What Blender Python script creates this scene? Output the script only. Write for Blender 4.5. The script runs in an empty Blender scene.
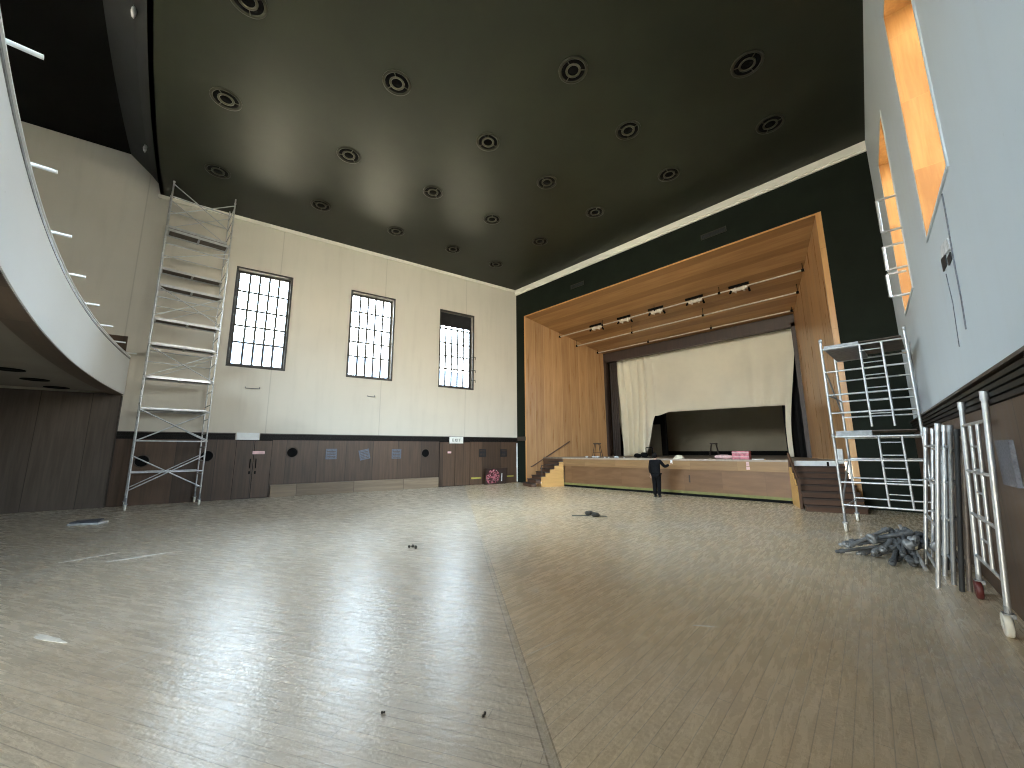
import bpy, math, random
from mathutils import Vector, Matrix
random.seed(7)
SC = bpy.context.scene
COL = SC.collection
PI = math.pi

# ---------------------------------------------------------------- mesh builder
class MB:
    def __init__(s): s.v = []; s.f = []; s.sm = []; s.mi = []; s.m = 0
    def add(s, vs, fs, smooth=False):
        b = len(s.v); s.v += [tuple(p) for p in vs]
        for f in fs:
            s.f.append([i + b for i in f]); s.sm.append(smooth); s.mi.append(s.m)
        return s
    def box(s, x0, x1, y0, y1, z0, z1):
        v = [(x, y, z) for z in (z0, z1) for y in (y0, y1) for x in (x0, x1)]
        return s.add(v, [(0, 2, 3, 1), (4, 5, 7, 6), (0, 1, 5, 4), (2, 6, 7, 3), (0, 4, 6, 2), (1, 3, 7, 5)])
    def obox(s, p, q, w, h, up=(0, 0, 1)):          # a bar of rectangular section from p to q
        p, q = Vector(p), Vector(q); d = (q - p).normalized(); u = Vector(up)
        r = d.cross(u)
        if r.length < 1e-4: r = d.cross(Vector((1, 0, 0)))
        r.normalize(); u = r.cross(d).normalized(); v = []
        for c in (p, q):
            for a, b in ((-1, -1), (1, -1), (1, 1), (-1, 1)): v.append(c + r * (a * w / 2) + u * (b * h / 2))
        return s.add(v, [(0, 1, 2, 3), (7, 6, 5, 4), (0, 4, 5, 1), (1, 5, 6, 2), (2, 6, 7, 3), (3, 7, 4, 0)])
    def tube(s, p, q, r, n=8, r2=None):
        p, q = Vector(p), Vector(q); d = (q - p).normalized(); r2 = r if r2 is None else r2
        a = d.cross(Vector((0, 0, 1)))
        if a.length < 1e-3: a = d.cross(Vector((1, 0, 0)))
        a.normalize(); b = d.cross(a)
        v = [];
        for c, rr in ((p, r), (q, r2)):
            for i in range(n):
                t = 2 * PI * i / n; v.append(c + a * (math.cos(t) * rr) + b * (math.sin(t) * rr))
        s.add(v, [(i, (i + 1) % n, n + (i + 1) % n, n + i) for i in range(n)], True)
        return s.add(v, [tuple(range(n - 1, -1, -1)), tuple(range(n, 2 * n))])
    def path(s, pts, r, n=8):
        for a, b in zip(pts, pts[1:]): s.tube(a, b, r, n)
        return s
    def lathe(s, prof, c=(0, 0, 0), n=24, axis='Z', closed=False):
        v = []; c = Vector(c)
        for r, z in prof:
            for i in range(n):
                t = 2 * PI * i / n; x, y = r * math.cos(t), r * math.sin(t)
                P = (x, y, z) if axis == 'Z' else ((z, x, y) if axis == 'X' else (y, z, x))
                v.append(c + Vector(P))
        m = len(prof); f = []
        for k in range(m - 1 + (1 if closed else 0)):
            a, b = k, (k + 1) % m
            f += [(a * n + i, a * n + (i + 1) % n, b * n + (i + 1) % n, b * n + i) for i in range(n)]
        s.add(v, f, True)
        if not closed:
            b = len(s.v) - len(v)
            if prof[0][0] > 1e-5: s.f.append([b + i for i in range(n - 1, -1, -1)]); s.sm.append(False); s.mi.append(s.m)
            if prof[-1][0] > 1e-5: s.f.append([b + (m - 1) * n + i for i in range(n)]); s.sm.append(False); s.mi.append(s.m)
        return s
    def prism(s, poly, vec):
        vec = Vector(vec); n = len(poly); p = [Vector(a) for a in poly]
        v = p + [a + vec for a in p]
        return s.add(v, [tuple(range(n - 1, -1, -1)), tuple(range(n, 2 * n))] + [(i, (i + 1) % n, n + (i + 1) % n, n + i) for i in range(n)])
    def blob(s, c, rx, ry, rz, seg=10, rings=7, seed=0, rough=0.0):
        rnd = random.Random(seed); v = []; c = Vector(c)
        for k in range(1, rings):
            th = PI * k / rings
            for i in range(seg):
                ph = 2 * PI * i / seg; q = 1 + rnd.uniform(-rough, rough)
                v.append(c + Vector((rx * math.sin(th) * math.cos(ph) * q, ry * math.sin(th) * math.sin(ph) * q, rz * math.cos(th) * q)))
        top = len(v); v += [c + Vector((0, 0, rz)), c + Vector((0, 0, -rz))]; f = []
        for k in range(rings - 2):
            f += [(k * seg + i, (k + 1) * seg + i, (k + 1) * seg + (i + 1) % seg, k * seg + (i + 1) % seg) for i in range(seg)]
        f += [(top, i, (i + 1) % seg) for i in range(seg)]
        f += [(top + 1, (rings - 2) * seg + (i + 1) % seg, (rings - 2) * seg + i) for i in range(seg)]
        return s.add(v, f, True)
    def build(s, name, mat, parent=None, bevel=0.0, fix=True):
        me = bpy.data.meshes.new(name); me.from_pydata(s.v, [], s.f)
        me.polygons.foreach_set('use_smooth', s.sm)
        for m in (mat if isinstance(mat, (list, tuple)) else [mat]): me.materials.append(m)
        me.polygons.foreach_set('material_index', s.mi)
        me.update()
        if fix:
            import bmesh
            bm = bmesh.new(); bm.from_mesh(me); bmesh.ops.recalc_face_normals(bm, faces=bm.faces); bm.to_mesh(me); bm.free()
        o = bpy.data.objects.new(name, me); COL.objects.link(o)
        if parent: o.parent = parent
        if bevel:
            b = o.modifiers.new('bevel', 'BEVEL'); b.width = bevel; b.segments = 2; b.limit_method = 'ANGLE'
        return o

def tag(o, label, cat=None, group=None, kind=None):
    o['label'] = label
    if cat: o['category'] = cat
    if group: o['group'] = group
    if kind: o['kind'] = kind
    return o
def emp(name, label, cat, loc=(0, 0, 0), rz=0.0, group=None, kind=None):
    o = bpy.data.objects.new(name, None); COL.objects.link(o); o.empty_display_size = .2
    o.location = loc; o.rotation_euler = (0, 0, rz)
    return tag(o, label, cat, group, kind)
def place(o, loc, rz=0.0):
    o.location = loc; o.rotation_euler = (0, 0, rz); return o

# ---------------------------------------------------------------- materials
class G:
    def __init__(s, name):
        s.mat = bpy.data.materials.new(name); s.mat.use_nodes = True; s.t = s.mat.node_tree; s.t.nodes.clear()
        s.out = s.n('ShaderNodeOutputMaterial')
    def n(s, typ, **kw):
        nd = s.t.nodes.new(typ)
        for k, v in kw.items(): setattr(nd, k, v)
        return nd
    def put(s, sock, val):
        if isinstance(val, bpy.types.NodeSocket): s.t.links.new(val, sock)
        elif val is not None:
            if sock.type == 'RGBA' and not isinstance(val, (int, float)) and len(val) == 3: val = (*val, 1)
            sock.default_value = val
    def coord(s, which='Object'): return s.n('ShaderNodeTexCoord').outputs[which]
    def m(s, op, a, b=None, c=None):
        nd = s.n('ShaderNodeMath', operation=op)
        s.put(nd.inputs[0], a); s.put(nd.inputs[1], b) if b is not None else None
        if c is not None: s.put(nd.inputs[2], c)
        return nd.outputs[0]
    def mix(s, fac, a, b, blend='MIX'):
        nd = s.n('ShaderNodeMix', data_type='RGBA', blend_type=blend)
        s.put(nd.inputs[0], fac); s.put(nd.inputs[6], a); s.put(nd.inputs[7], b); return nd.outputs[2]
    def map(s, vec, scale=(1, 1, 1), rot=(0, 0, 0), loc=(0, 0, 0)):
        nd = s.n('ShaderNodeMapping'); s.put(nd.inputs['Vector'], vec)
        nd.inputs['Scale'].default_value = scale; nd.inputs['Rotation'].default_value = rot; nd.inputs['Location'].default_value = loc
        return nd.outputs[0]
    def noise(s, vec, scale=5, detail=4, rough=.55, dist=0.0):
        nd = s.n('ShaderNodeTexNoise'); s.put(nd.inputs['Vector'], vec); nd.inputs['Scale'].default_value = scale
        nd.inputs['Detail'].default_value = detail; nd.inputs['Roughness'].default_value = rough; nd.inputs['Distortion'].default_value = dist
        return nd.outputs[0]
    def step(s, x, lo, hi):
        nd = s.n('ShaderNodeMapRange', interpolation_type='SMOOTHSTEP'); s.put(nd.inputs[0], x)
        nd.inputs[1].default_value = lo; nd.inputs[2].default_value = hi; return nd.outputs[0]
    def white(s, x):
        nd = s.n('ShaderNodeTexWhiteNoise', noise_dimensions='1D'); s.put(nd.inputs['W'], x); return nd.outputs[0]
    def xyz(s, vec):
        nd = s.n('ShaderNodeSeparateXYZ'); s.put(nd.inputs[0], vec); return nd.outputs
    def bump(s, h, strength=.2, dist=.01):
        nd = s.n('ShaderNodeBump'); s.put(nd.inputs['Height'], h); nd.inputs['Strength'].default_value = strength
        nd.inputs['Distance'].default_value = dist; return nd.outputs[0]
    def bsdf(s, col, rough=.5, metal=0.0, normal=None, spec=None, **kw):
        nd = s.n('ShaderNodeBsdfPrincipled'); s.put(nd.inputs['Base Color'], col); s.put(nd.inputs['Roughness'], rough)
        s.put(nd.inputs['Metallic'], metal)
        if normal is not None: s.put(nd.inputs['Normal'], normal)
        if spec is not None: s.put(nd.inputs['Specular IOR Level'], spec)
        for k, v in kw.items(): s.put(nd.inputs[k], v)
        s.t.links.new(nd.outputs[0], s.out.inputs[0]); return s.mat

def plain(name, c, rough=.5, metal=0.0, var=.12, scale=6, spec=None):
    g = G(name); v = g.coord(); nz = g.noise(v, scale, 4)
    col = g.mix(g.step(nz, .3, .7), tuple(x * (1 - var) for x in c), tuple(min(1, x * (1 + var)) for x in c))
    return g.bsdf(col, rough, metal, spec=spec)

def paint(name, c, dirt=(.45, .42, .36), amt=.12, rough=.7, seam=None, streak=True):
    g = G(name); v = g.coord()
    big = g.noise(v, .5, 3); st = g.noise(g.map(v, (3.0, 3.0, .35)), 1.0, 4); sp = g.noise(v, 14, 3)
    f = g.m('MULTIPLY', g.step(st, .45, .8), amt * 1.6) if streak else 0.0
    f = g.m('ADD', f, g.m('MULTIPLY', g.step(big, .4, .75), amt))
    col = g.mix(f, c, dirt)
    col = g.mix(g.m('MULTIPLY', g.step(sp, .68, .74), .25), col, tuple(x * .6 for x in c))
    if seam:
        fr = g.m('FRACT', g.m('DIVIDE', g.m('ADD', g.xyz(v)[0], seam[1]), seam[0]))
        col = g.mix(g.m('MULTIPLY', g.m('LESS_THAN', fr, .008), .35), col, (.35, .32, .27))
    return g.bsdf(col, rough, normal=g.bump(sp, .08))

def wood(name, dark, light, w=1.2, axis=0, seam=(.08, .04, .02), seamw=.02, rough=.4, gscale=(9, 9, .55), var=.6, off=0.0, rows=None, spec=.5, seamamt=.8):
    g = G(name); v = g.coord(); o = g.xyz(v)
    u = g.m('DIVIDE', g.m('ADD', o[axis], off), w); idx = g.m('FLOOR', u); fr = g.m('SUBTRACT', u, idx)
    seed = idx
    if rows:
        u2 = g.m('DIVIDE', o[rows[0]], rows[1]); i2 = g.m('FLOOR', u2); fr2 = g.m('SUBTRACT', u2, i2)
        seed = g.m('ADD', idx, g.m('MULTIPLY', i2, 17.3))
    rnd = g.white(seed)
    add = g.n('ShaderNodeVectorMath', operation='ADD'); g.put(add.inputs[0], v)
    cmb = g.n('ShaderNodeCombineXYZ')
    for k in range(3): g.put(cmb.inputs[k], g.m('MULTIPLY', rnd, 7.0))
    g.put(add.inputs[1], cmb.outputs[0]); gr = g.noise(g.map(add.outputs[0], gscale), 1.0, 5, .6, .4)
    fac = g.m('ADD', g.m('MULTIPLY', g.step(gr, .25, .75), 1 - var * .5), g.m('MULTIPLY', g.m('SUBTRACT', rnd, .5), var))
    cl = g.n('ShaderNodeClamp'); g.put(cl.inputs[0], fac)
    col = g.mix(cl.outputs[0], dark, light)
    sm = g.m('LESS_THAN', fr, seamw)
    if rows: sm = g.m('MAXIMUM', sm, g.m('LESS_THAN', fr2, seamw * w / rows[1]))
    col = g.mix(g.m('MULTIPLY', sm, seamamt), col, seam)
    return g.bsdf(col, g.m('ADD', g.m('MULTIPLY', gr, .2), rough - .1), normal=g.bump(g.m('SUBTRACT', gr, sm), .06), spec=spec)

def make_floor():
    g = G('worn_dance_floor_boards'); v = g.coord(); o = g.xyz(v)
    sa = math.radians(145.2); n = (-math.sin(sa), math.cos(sa)); P = (-1.84, 2.07)
    d = g.m('ADD', g.m('MULTIPLY', g.m('SUBTRACT', o[0], P[0]), n[0]), g.m('MULTIPLY', g.m('SUBTRACT', o[1], P[1]), n[1]))
    right = g.m('LESS_THAN', d, 0.0)                       # the stage side of the mitre
    def boards(deg, w, seed):
        a = math.radians(deg)
        al = g.m('ADD', g.m('MULTIPLY', o[0], math.cos(a)), g.m('MULTIPLY', o[1], math.sin(a)))
        ac = g.m('ADD', g.m('MULTIPLY', o[0], -math.sin(a)), g.m('MULTIPLY', o[1], math.cos(a)))
        u = g.m('DIVIDE', ac, w); i = g.m('FLOOR', u); f = g.m('SUBTRACT', u, i); r = g.white(g.m('ADD', i, seed))
        l = g.m('DIVIDE', g.m('ADD', al, g.m('MULTIPLY', r, 5.0)), 1.9); j = g.m('FLOOR', l); fl = g.m('SUBTRACT', l, j)
        r2 = g.white(g.m('ADD', g.m('MULTIPLY', i, 3.7), g.m('MULTIPLY', j, 11.1)))
        edge = g.m('MAXIMUM', g.m('LESS_THAN', f, .07), g.m('LESS_THAN', fl, .004))
        c = g.n('ShaderNodeCombineXYZ'); g.put(c.inputs[0], g.m('MULTIPLY', al, .9)); g.put(c.inputs[1], g.m('MULTIPLY', ac, 16.0)); g.put(c.inputs[2], r)
        gr = g.noise(c.outputs[0], 1.0, 5, .65)
        return r2, edge, gr
    rA, eA, gA = boards(95, .10, 3); rB, eB, gB = boards(29, .10, 9)
    def sel(a, b):
        nd = g.n('ShaderNodeMix', data_type='FLOAT'); g.put(nd.inputs[0], right); g.put(nd.inputs[2], b); g.put(nd.inputs[3], a); return nd.outputs[0]
    flip = right               # the region between the seam and the wall with the scaffold frames
    r = sel(rA, rB); e = sel(eA, eB); gr = sel(gA, gB)
    big = g.noise(v, .35, 4, .6); mid = g.noise(v, 1.6, 5, .62, .5); fine = sel(*[g.noise(g.map(g.map(v, (1, 1, 1), (0, 0, math.radians(-q))), (.25, 1.6, 1)), 9, 6, .72, .4) for q in (95, 29)])
    base = g.mix(r, FLOOR_DARK, FLOOR_LIGHT)
    base = g.mix(g.m('MULTIPLY', g.step(gr, .35, .75), .45), base, tuple(x * .74 for x in FLOOR_DARK))
    base = g.mix(g.m('MULTIPLY', flip, .55), base, FLOOR_WARM)
    base = g.mix(g.m('MULTIPLY', g.step(big, .42, .68), .45), base, FLOOR_GREY)           # dusty, worn bare
    base = g.mix(g.m('MULTIPLY', g.step(mid, .6, .78), .40), base, FLOOR_PALE)            # pale scuffs
    base = g.mix(g.m('MULTIPLY', g.step(fine, .60, .8), .12), base, (.20, .17, .13))      # ingrained dirt
    base = g.mix(g.m('MULTIPLY', e, .42), base, (.16, .13, .10))
    # a few long scratches
    brk = g.step(mid, .46, .54)
    for (ax, ay), (bx_, by_), wd_ in (((-4.6, -1.2), (-5.95, 1.2), .010), ((-4.05, 1.75), (-3.62, 1.62), .006), ((-3.62, 1.62), (-3.05, 1.75), .006), ((-4.7, .95), (-4.2, .75), .006), ((-2.9, 2.9), (-2.86, 3.6), .008), ((-5.6, 3.2), (-4.9, 2.2), .006), ((-6.9, -.2), (-6.2, .3), .010)):
        L_ = math.hypot(bx_ - ax, by_ - ay); ux, uy = (bx_ - ax) / L_, (by_ - ay) / L_
        px_ = g.m('SUBTRACT', o[0], ax); py_ = g.m('SUBTRACT', o[1], ay)
        al_ = g.m('ADD', g.m('MULTIPLY', px_, ux), g.m('MULTIPLY', py_, uy)); ac_ = g.m('ABSOLUTE', g.m('SUBTRACT', g.m('MULTIPLY', py_, ux), g.m('MULTIPLY', px_, uy)))
        k_ = g.m('MULTIPLY', g.m('MULTIPLY', g.m('GREATER_THAN', al_, 0.0), g.m('LESS_THAN', al_, L_)), g.m('LESS_THAN', ac_, wd_))
        base = g.mix(g.m('MULTIPLY', k_, g.m('ADD', .18, g.m('MULTIPLY', brk, .4))), base, (.74, .71, .66))
    seam = g.m('LESS_THAN', g.m('ABSOLUTE', d), .032)
    lim = g.step(o[0], -8.5, -5.0)
    seam = g.m('MULTIPLY', seam, lim)
    base = g.mix(g.m('MULTIPLY', seam, .7), base, (.46, .40, .31))
    edge2 = g.m('MULTIPLY', g.m('LESS_THAN', g.m('ABSOLUTE', g.m('SUBTRACT', g.m('ABSOLUTE', d), .035)), .006), lim)
    base = g.mix(g.m('MULTIPLY', edge2, .6), base, (.14, .11, .08))
    hgt = g.m('ADD', g.m('MULTIPLY', fine, .6), g.m('ADD', g.m('MULTIPLY', gr, .5), g.m('MULTIPLY', e, -.5)))
    hgt = g.m('ADD', hgt, g.m('MULTIPLY', g.noise(g.map(v, (1, 1, 1), (0, 0, math.radians(-29))), 22, 3, .6), .8))
    rg = g.m('ADD', .21, g.m('MULTIPLY', g.step(fine, .2, .8), .12))
    return g.bsdf(base, rg, normal=g.bump(hgt, FLOOR_BUMP, .02), spec=.55)

FLOOR_DARK = (.54, .46, .355); FLOOR_LIGHT = (.65, .555, .43); FLOOR_WARM = (.66, .50, .29); FLOOR_GREY = (.66, .595, .51); FLOOR_PALE = (.78, .72, .63); FLOOR_BUMP = .2
M = {}
M['floor'] = make_floor()
M['wall'] = paint('aged_white_wall_paint', (.68, .635, .55), amt=.12, seam=(4.85, 1.2))
M['wall_r'] = paint('white_wall_paint', (.57, .63, .67), amt=.06)
M['cornice'] = paint('cream_cornice_paint', (.86, .83, .74), amt=.05, streak=False)
M['parapet'] = paint('balcony_white_paint', (.85, .875, .885), amt=.04, streak=False)
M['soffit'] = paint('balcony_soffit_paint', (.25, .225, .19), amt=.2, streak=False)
M['ceil'] = plain('dark_olive_ceiling_paint', (.022, .0245, .0145), .45, spec=.28, var=.10, scale=.8)
M['ceil_b'] = plain('black_brown_rear_ceiling_paint', (.007, .006, .005), .8, spec=.1, var=.15, scale=.8)
M['cove'] = plain('charcoal_cove_paint', (.016, .017, .018), .6, var=.15, scale=1)
M['green'] = plain('dark_green_wall_paint', (.010, .0135, .009), .7, spec=.12, var=.12, scale=1.2)
M['ring'] = plain('aged_brass_light_trim', (.034, .032, .020), .4, .4)
M['black'] = plain('matt_black', (.005, .005, .005), .8, spec=.1)
M['lamp_in'] = plain('lamp_reflector_grey', (.10, .095, .07), .3, .8)
M['panel'] = wood('dark_brown_panelling', (.052, .030, .018), (.122, .070, .041), 1.25, 0, (.02, .012, .008), .02, .45, (11, 11, .6), .7)
M['panel_b'] = wood('under_balcony_panelling', (.075, .058, .046), (.135, .104, .082), 1.25, 0, (.02, .014, .01), .014, .42, (10, 10, .6), .5)
M['skirt'] = wood('pale_scuffed_plinth_boards', (.17, .12, .075), (.30, .225, .15), 2.4, 0, (.06, .04, .03), .01, .5, (.6, 9, 9), .5)
M['slat'] = plain('black_brown_slats', (.010, .008, .007), .5, spec=.2)
M['slatcap'] = wood('dark_rail_cap_wood', (.035, .024, .018), (.085, .060, .045), 2.0, 0, (.02, .014, .01), .01, .45, (.6, 9, 9))
M['jamb'] = wood('honey_veneer_panels', (.33, .175, .075), (.48, .27, .12), .62, 0, (.70, .47, .25), .03, .30, (5, 5, .4), .45, seamamt=.45)
M['sofw'] = wood('honey_veneer_soffit', (.31, .160, .062), (.43, .235, .095), 40, 0, (.20, .09, .03), .010, .33, (.5, 6, 6), .22, rows=(1, 1.06), seamamt=.5)
M['borderwood'] = wood('brown_soffit_border', (.09, .062, .043), (.18, .13, .095), 2.0, 0, (.04, .03, .02), .01, .5, (.6, 9, 9))
M['trimw'] = wood('orange_edge_veneer', (.50, .24, .075), (.66, .36, .13), 3, 2, (.4, .2, .06), .005, .35, (6, 6, .5), .3)
M['reveal'] = wood('orange_plywood_reveal', (.25, .105, .027), (.42, .20, .06), 1.3, 2, (.4, .18, .05), .006, .45, (7, 7, .6), .35)
M['fascia'] = wood('brown_apron_panels', (.16, .080, .034), (.25, .135, .064), 1.5, 0, (.13, .065, .03), .008, .42, (.8, 5, 5), .45, seamamt=.5)
M['fasciaup'] = wood('yellow_brown_apron_boards', (.25, .14, .058), (.38, .225, .098), 1.8, 0, (.2, .11, .05), .006, .42, (.8, 7, 7), .5, seamamt=.5)
M['steppanel'] = wood('yellow_pine_step_side', (.50, .27, .085), (.68, .41, .15), 3, 1, (.3, .16, .06), .004, .4, (6, .7, 6), .3)
M['tread'] = plain('dark_step_covering', (.045, .028, .022), .6)
M['riser'] = wood('brown_step_risers', (.075, .038, .022), (.13, .065, .037), 2, 0, (.03, .02, .01), .004, .5, (.8, 6, 6), .4)
M['deck'] = wood('stage_deck_boards', (.17, .13, .095), (.30, .245, .185), .14, 1, (.05, .04, .03), .04, .5, (.7, 9, 9), .5)
M['nose'] = plain('pale_stage_nosing', (.42, .34, .27), .5)
M['green_strip'] = plain('yellow_green_strip', (.20, .20, .06), .6)
M['frame_b'] = wood('dark_brown_stage_frame', (.028, .014, .010), (.055, .030, .020), 3, 2, (.02, .01, .01), .004, .5)
M['drape_b'] = plain('brown_grey_drape', (.065, .048, .040), .9)
M['drape_k'] = plain('black_drape', (.008, .007, .007), .95)
M['cloth'] = plain('cream_stage_cloth', (.80, .74, .60), .9, var=.05, scale=.6)
M['stagewall'] = plain('stage_back_wall_paint', (.30, .26, .19), .8, var=.1, scale=.5)
M['stagepale'] = plain('pale_stage_panel_paint', (.66, .60, .47), .8, var=.08, scale=.7)
M['alu'] = plain('aluminium_tube', (.56, .57, .58), .38, .7, var=.10, scale=9)
M['alu_d'] = plain('dull_aluminium_tube', (.26, .27, .28), .5, .5, var=.2, scale=9)
M['deckply'] = plain('scaffold_platform_ply', (.11, .085, .065), .7, var=.25, scale=4)
M['rubber'] = plain('dark_rubber', (.02, .02, .02), .7)
M['whitewheel'] = plain('pale_castor_wheel', (.72, .70, .62), .5)
M['redwheel'] = plain('dark_red_castor_wheel', (.10, .015, .012), .5)
M['brownalu'] = plain('brownish_dull_tube', (.16, .13, .11), .5, .4, var=.2, scale=9)
M['greycast'] = plain('grey_scaffold_foot', (.085, .09, .095), .65, .15, var=.4, scale=18)
M['white'] = plain('white_painted_metal', (.86, .88, .88), .4, var=.04)
M['batten'] = plain('pale_batten_pipe', (.62, .55, .46), .4, .2)
M['lampwhite'] = plain('pale_lamp_clamp', (.72, .64, .54), .45)
M['winframe'] = plain('dark_steel_window_frame', (.040, .038, .036), .45, var=.25, scale=12)
M['winreveal'] = paint('grimy_window_reveal', (.42, .39, .35), amt=.3)
M['blind'] = plain('black_roller_blind', (.014, .014, .016), .8)
M['grille'] = plain('blue_grey_vent_metal', (.12, .13, .16), .45, .3, var=.3, scale=30)
M['vent_dark'] = plain('black_vent_metal', (.016, .017, .02), .5)
M['sign'] = plain('white_sign_plastic', (.85, .85, .80), .4, var=.03)
M['ink'] = plain('black_sign_ink', (.01, .01, .01), .5)
M['pink'] = plain('pink_carton', (.62, .20, .24), .6, var=.35, scale=7)
M['palepink'] = plain('pale_pink_wrapping', (.75, .50, .50), .6, var=.2, scale=8)
M['creamplastic'] = plain('cream_plastic', (.75, .68, .52), .6)
M['paper'] = plain('grey_white_paper', (.58, .59, .60), .8, var=.3, scale=6)
M['dust'] = plain('pale_plaster_dust', (.78, .75, .70), .9, var=.12, scale=12)
M['debris'] = plain('black_brown_debris', (.03, .026, .02), .9, var=.4, scale=20)
M['skin'] = plain('skin', (.42, .25, .18), .5, var=.05)
M['hair'] = plain('dark_hair', (.010, .008, .007), .9, spec=.15)
M['jacket'] = plain('black_jacket_cloth', (.010, .010, .011), .95, var=.2, spec=.1)
M['trouser'] = plain('black_trouser_cloth', (.008, .008, .009), .95, var=.2, spec=.1)
M['shoe'] = plain('black_shoe_leather', (.008, .008, .008), .4)
M['phone'] = plain('pale_phone_case', (.75, .76, .78), .3)
M['slate'] = plain('blue_grey_roof_slates', (.045, .062, .088), .8, var=.2, scale=1.5)
M['render_w'] = plain('tan_house_render', (.13, .095, .065), .8, var=.1, scale=.6)
M['outground'] = plain('outside_paving', (.42, .31, .19), .9, var=.1, scale=.5)  # warm tan carries a sunlit look, to warm the light bounced indoors
M['wire'] = plain('black_cable', (.02, .02, .02), .6)
M['yellow'] = plain('yellow_tape', (.45, .40, .08), .6)

def glass():
    g = G('clear_window_glass'); a = g.n('ShaderNodeBsdfTransparent'); b = g.n('ShaderNodeBsdfGlossy'); b.inputs['Roughness'].default_value = .05
    a.inputs[0].default_value = (.93, .96, .97, 1)
    f = g.n('ShaderNodeFresnel'); f.inputs[0].default_value = 1.45; x = g.n('ShaderNodeMixShader')
    g.t.links.new(f.outputs[0], x.inputs[0]); g.t.links.new(a.outputs[0], x.inputs[1]); g.t.links.new(b.outputs[0], x.inputs[2]); g.t.links.new(x.outputs[0], g.out.inputs[0])
    return g.mat
M['glass'] = glass()

def poster_mat():
    g = G('pink_red_poster_print'); v = g.coord(); o = g.xyz(v)
    n1 = g.noise(v, 7, 5, .6, 1.2); col = g.mix(g.step(n1, .46, .56), (.05, .006, .01), (.52, .16, .20))
    col = g.mix(g.step(g.noise(v, 11, 3), .6, .68), col, (.80, .70, .68))
    dx = g.m('SUBTRACT', o[0], .22); dz = g.m('SUBTRACT', o[2], .42)
    r = g.m('SQRT', g.m('ADD', g.m('MULTIPLY', dx, dx), g.m('MULTIPLY', dz, dz)))
    col = g.mix(g.m('GREATER_THAN', r, .44), col, (.035, .02, .015))
    return g.bsdf(col, .5)
M['poster'] = poster_mat()

# ---------------------------------------------------------------- hall geometry (metres; the camera stands at X=0, Y=0)
D = 17.198; X0 = -17.855; X1 = -.401; A1 = .1528; A2 = .0874; H = 12.356; HR = 13.75; YR = -7.0
ROTL = math.atan2(-math.cos(A1), -math.sin(A1)); ROTR = math.atan2(-math.cos(A2), math.sin(A2))
LO = (X0, D, 0); RO = (X1, D, 0)
def wl(s, z=0.0, y=0.0):                 # point on the window wall: s from the stage corner, y into the room
    return Vector((X0 - math.sin(A1) * s + math.cos(A1) * y, D - math.cos(A1) * s - math.sin(A1) * y, z))
def wr(s, z=0.0, y=0.0):                 # the same on the opposite wall, y into the room
    return Vector((X1 + math.sin(A2) * s - math.cos(A2) * y, D - math.cos(A2) * s - math.sin(A2) * y, z))
SL = (D - YR) / math.cos(A1); SR = (D - YR) / math.cos(A2)

def wall_grid(mb, s0, s1, z0, z1, holes, y0, y1):
    S = sorted({s0, s1, *[h[0] for h in holes], *[h[1] for h in holes]}); Z = sorted({z0, z1, *[h[2] for h in holes], *[h[3] for h in holes]})
    solid = {}
    for i in range(len(S) - 1):
        for k in range(len(Z) - 1):
            cs, cz = (S[i] + S[i + 1]) / 2, (Z[k] + Z[k + 1]) / 2
            solid[i, k] = not any(h[0] < cs < h[1] and h[2] < cz < h[3] for h in holes)
    for (i, k), ok in solid.items():
        if not ok: continue
        a, b, c, d = S[i], S[i + 1], Z[k], Z[k + 1]
        for y in (y0, y1): mb.add([(a, y, c), (b, y, c), (b, y, d), (a, y, d)], [(0, 1, 2, 3)])
        if not solid.get((i - 1, k)): mb.add([(a, y0, c), (a, y1, c), (a, y1, d), (a, y0, d)], [(0, 1, 2, 3)])
        if not solid.get((i + 1, k)): mb.add([(b, y0, c), (b, y1, c), (b, y1, d), (b, y0, d)], [(0, 1, 2, 3)])
        if not solid.get((i, k - 1)): mb.add([(a, y0, c), (b, y0, c), (b, y1, c), (a, y1, c)], [(0, 1, 2, 3)])
        if not solid.get((i, k + 1)): mb.add([(a, y0, d), (b, y0, d), (b, y1, d), (a, y1, d)], [(0, 1, 2, 3)])
    return mb

# floor
c = [wl(-.4, 0, -.3), wl(SL + .3, 0, -.3), wr(SR + .3, 0, -.3), wr(-.4, 0, -.3)]
fl = MB().prism([(p.x, p.y, -.15) for p in c], (0, 0, .15)).build('floor', M['floor'])
tag(fl, 'worn pale hardwood dance floor with a mitred seam and scuffs', 'floor', kind='structure')

# window wall (left)
WL = [(12.90, 14.98, 5.57, 9.95), (8.03, 10.19, 5.57, 9.97), (3.19, 5.32, 5.49, 9.95)]
w = wall_grid(MB(), -.3, SL, 0, HR + .1, WL, 0, -.55).build('wall_left', M['wall']); place(w, LO, ROTL)
tag(w, 'tall off-white wall with three barred windows above dark wood panelling', 'wall', kind='structure')
pm = MB(); cuts = [-.0, 3.32, 5.24, 13.06, 14.36, 18.04]
pm.box(0.02, 3.32, 0, .05, 0, 2.42).box(5.24, 13.06, 0, .05, 0, 2.42).box(14.36, 18.04, 0, .05, 0, 2.42)
pm.build('wood_panelling', M['panel'], w)
bm = MB().box(18.04, SL, 0, .12, 0, 4.05); bm.build('full_height_panelling', M['panel_b'], w)
MB().box(18.0, 18.045, 0, .135, 0, 4.0).build('edge_strip', M['slatcap'], w)
MB().box(18.12, SL, 0, .05, 4.3, 6.28).build('gallery_panelling', M['panel'], w)
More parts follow.
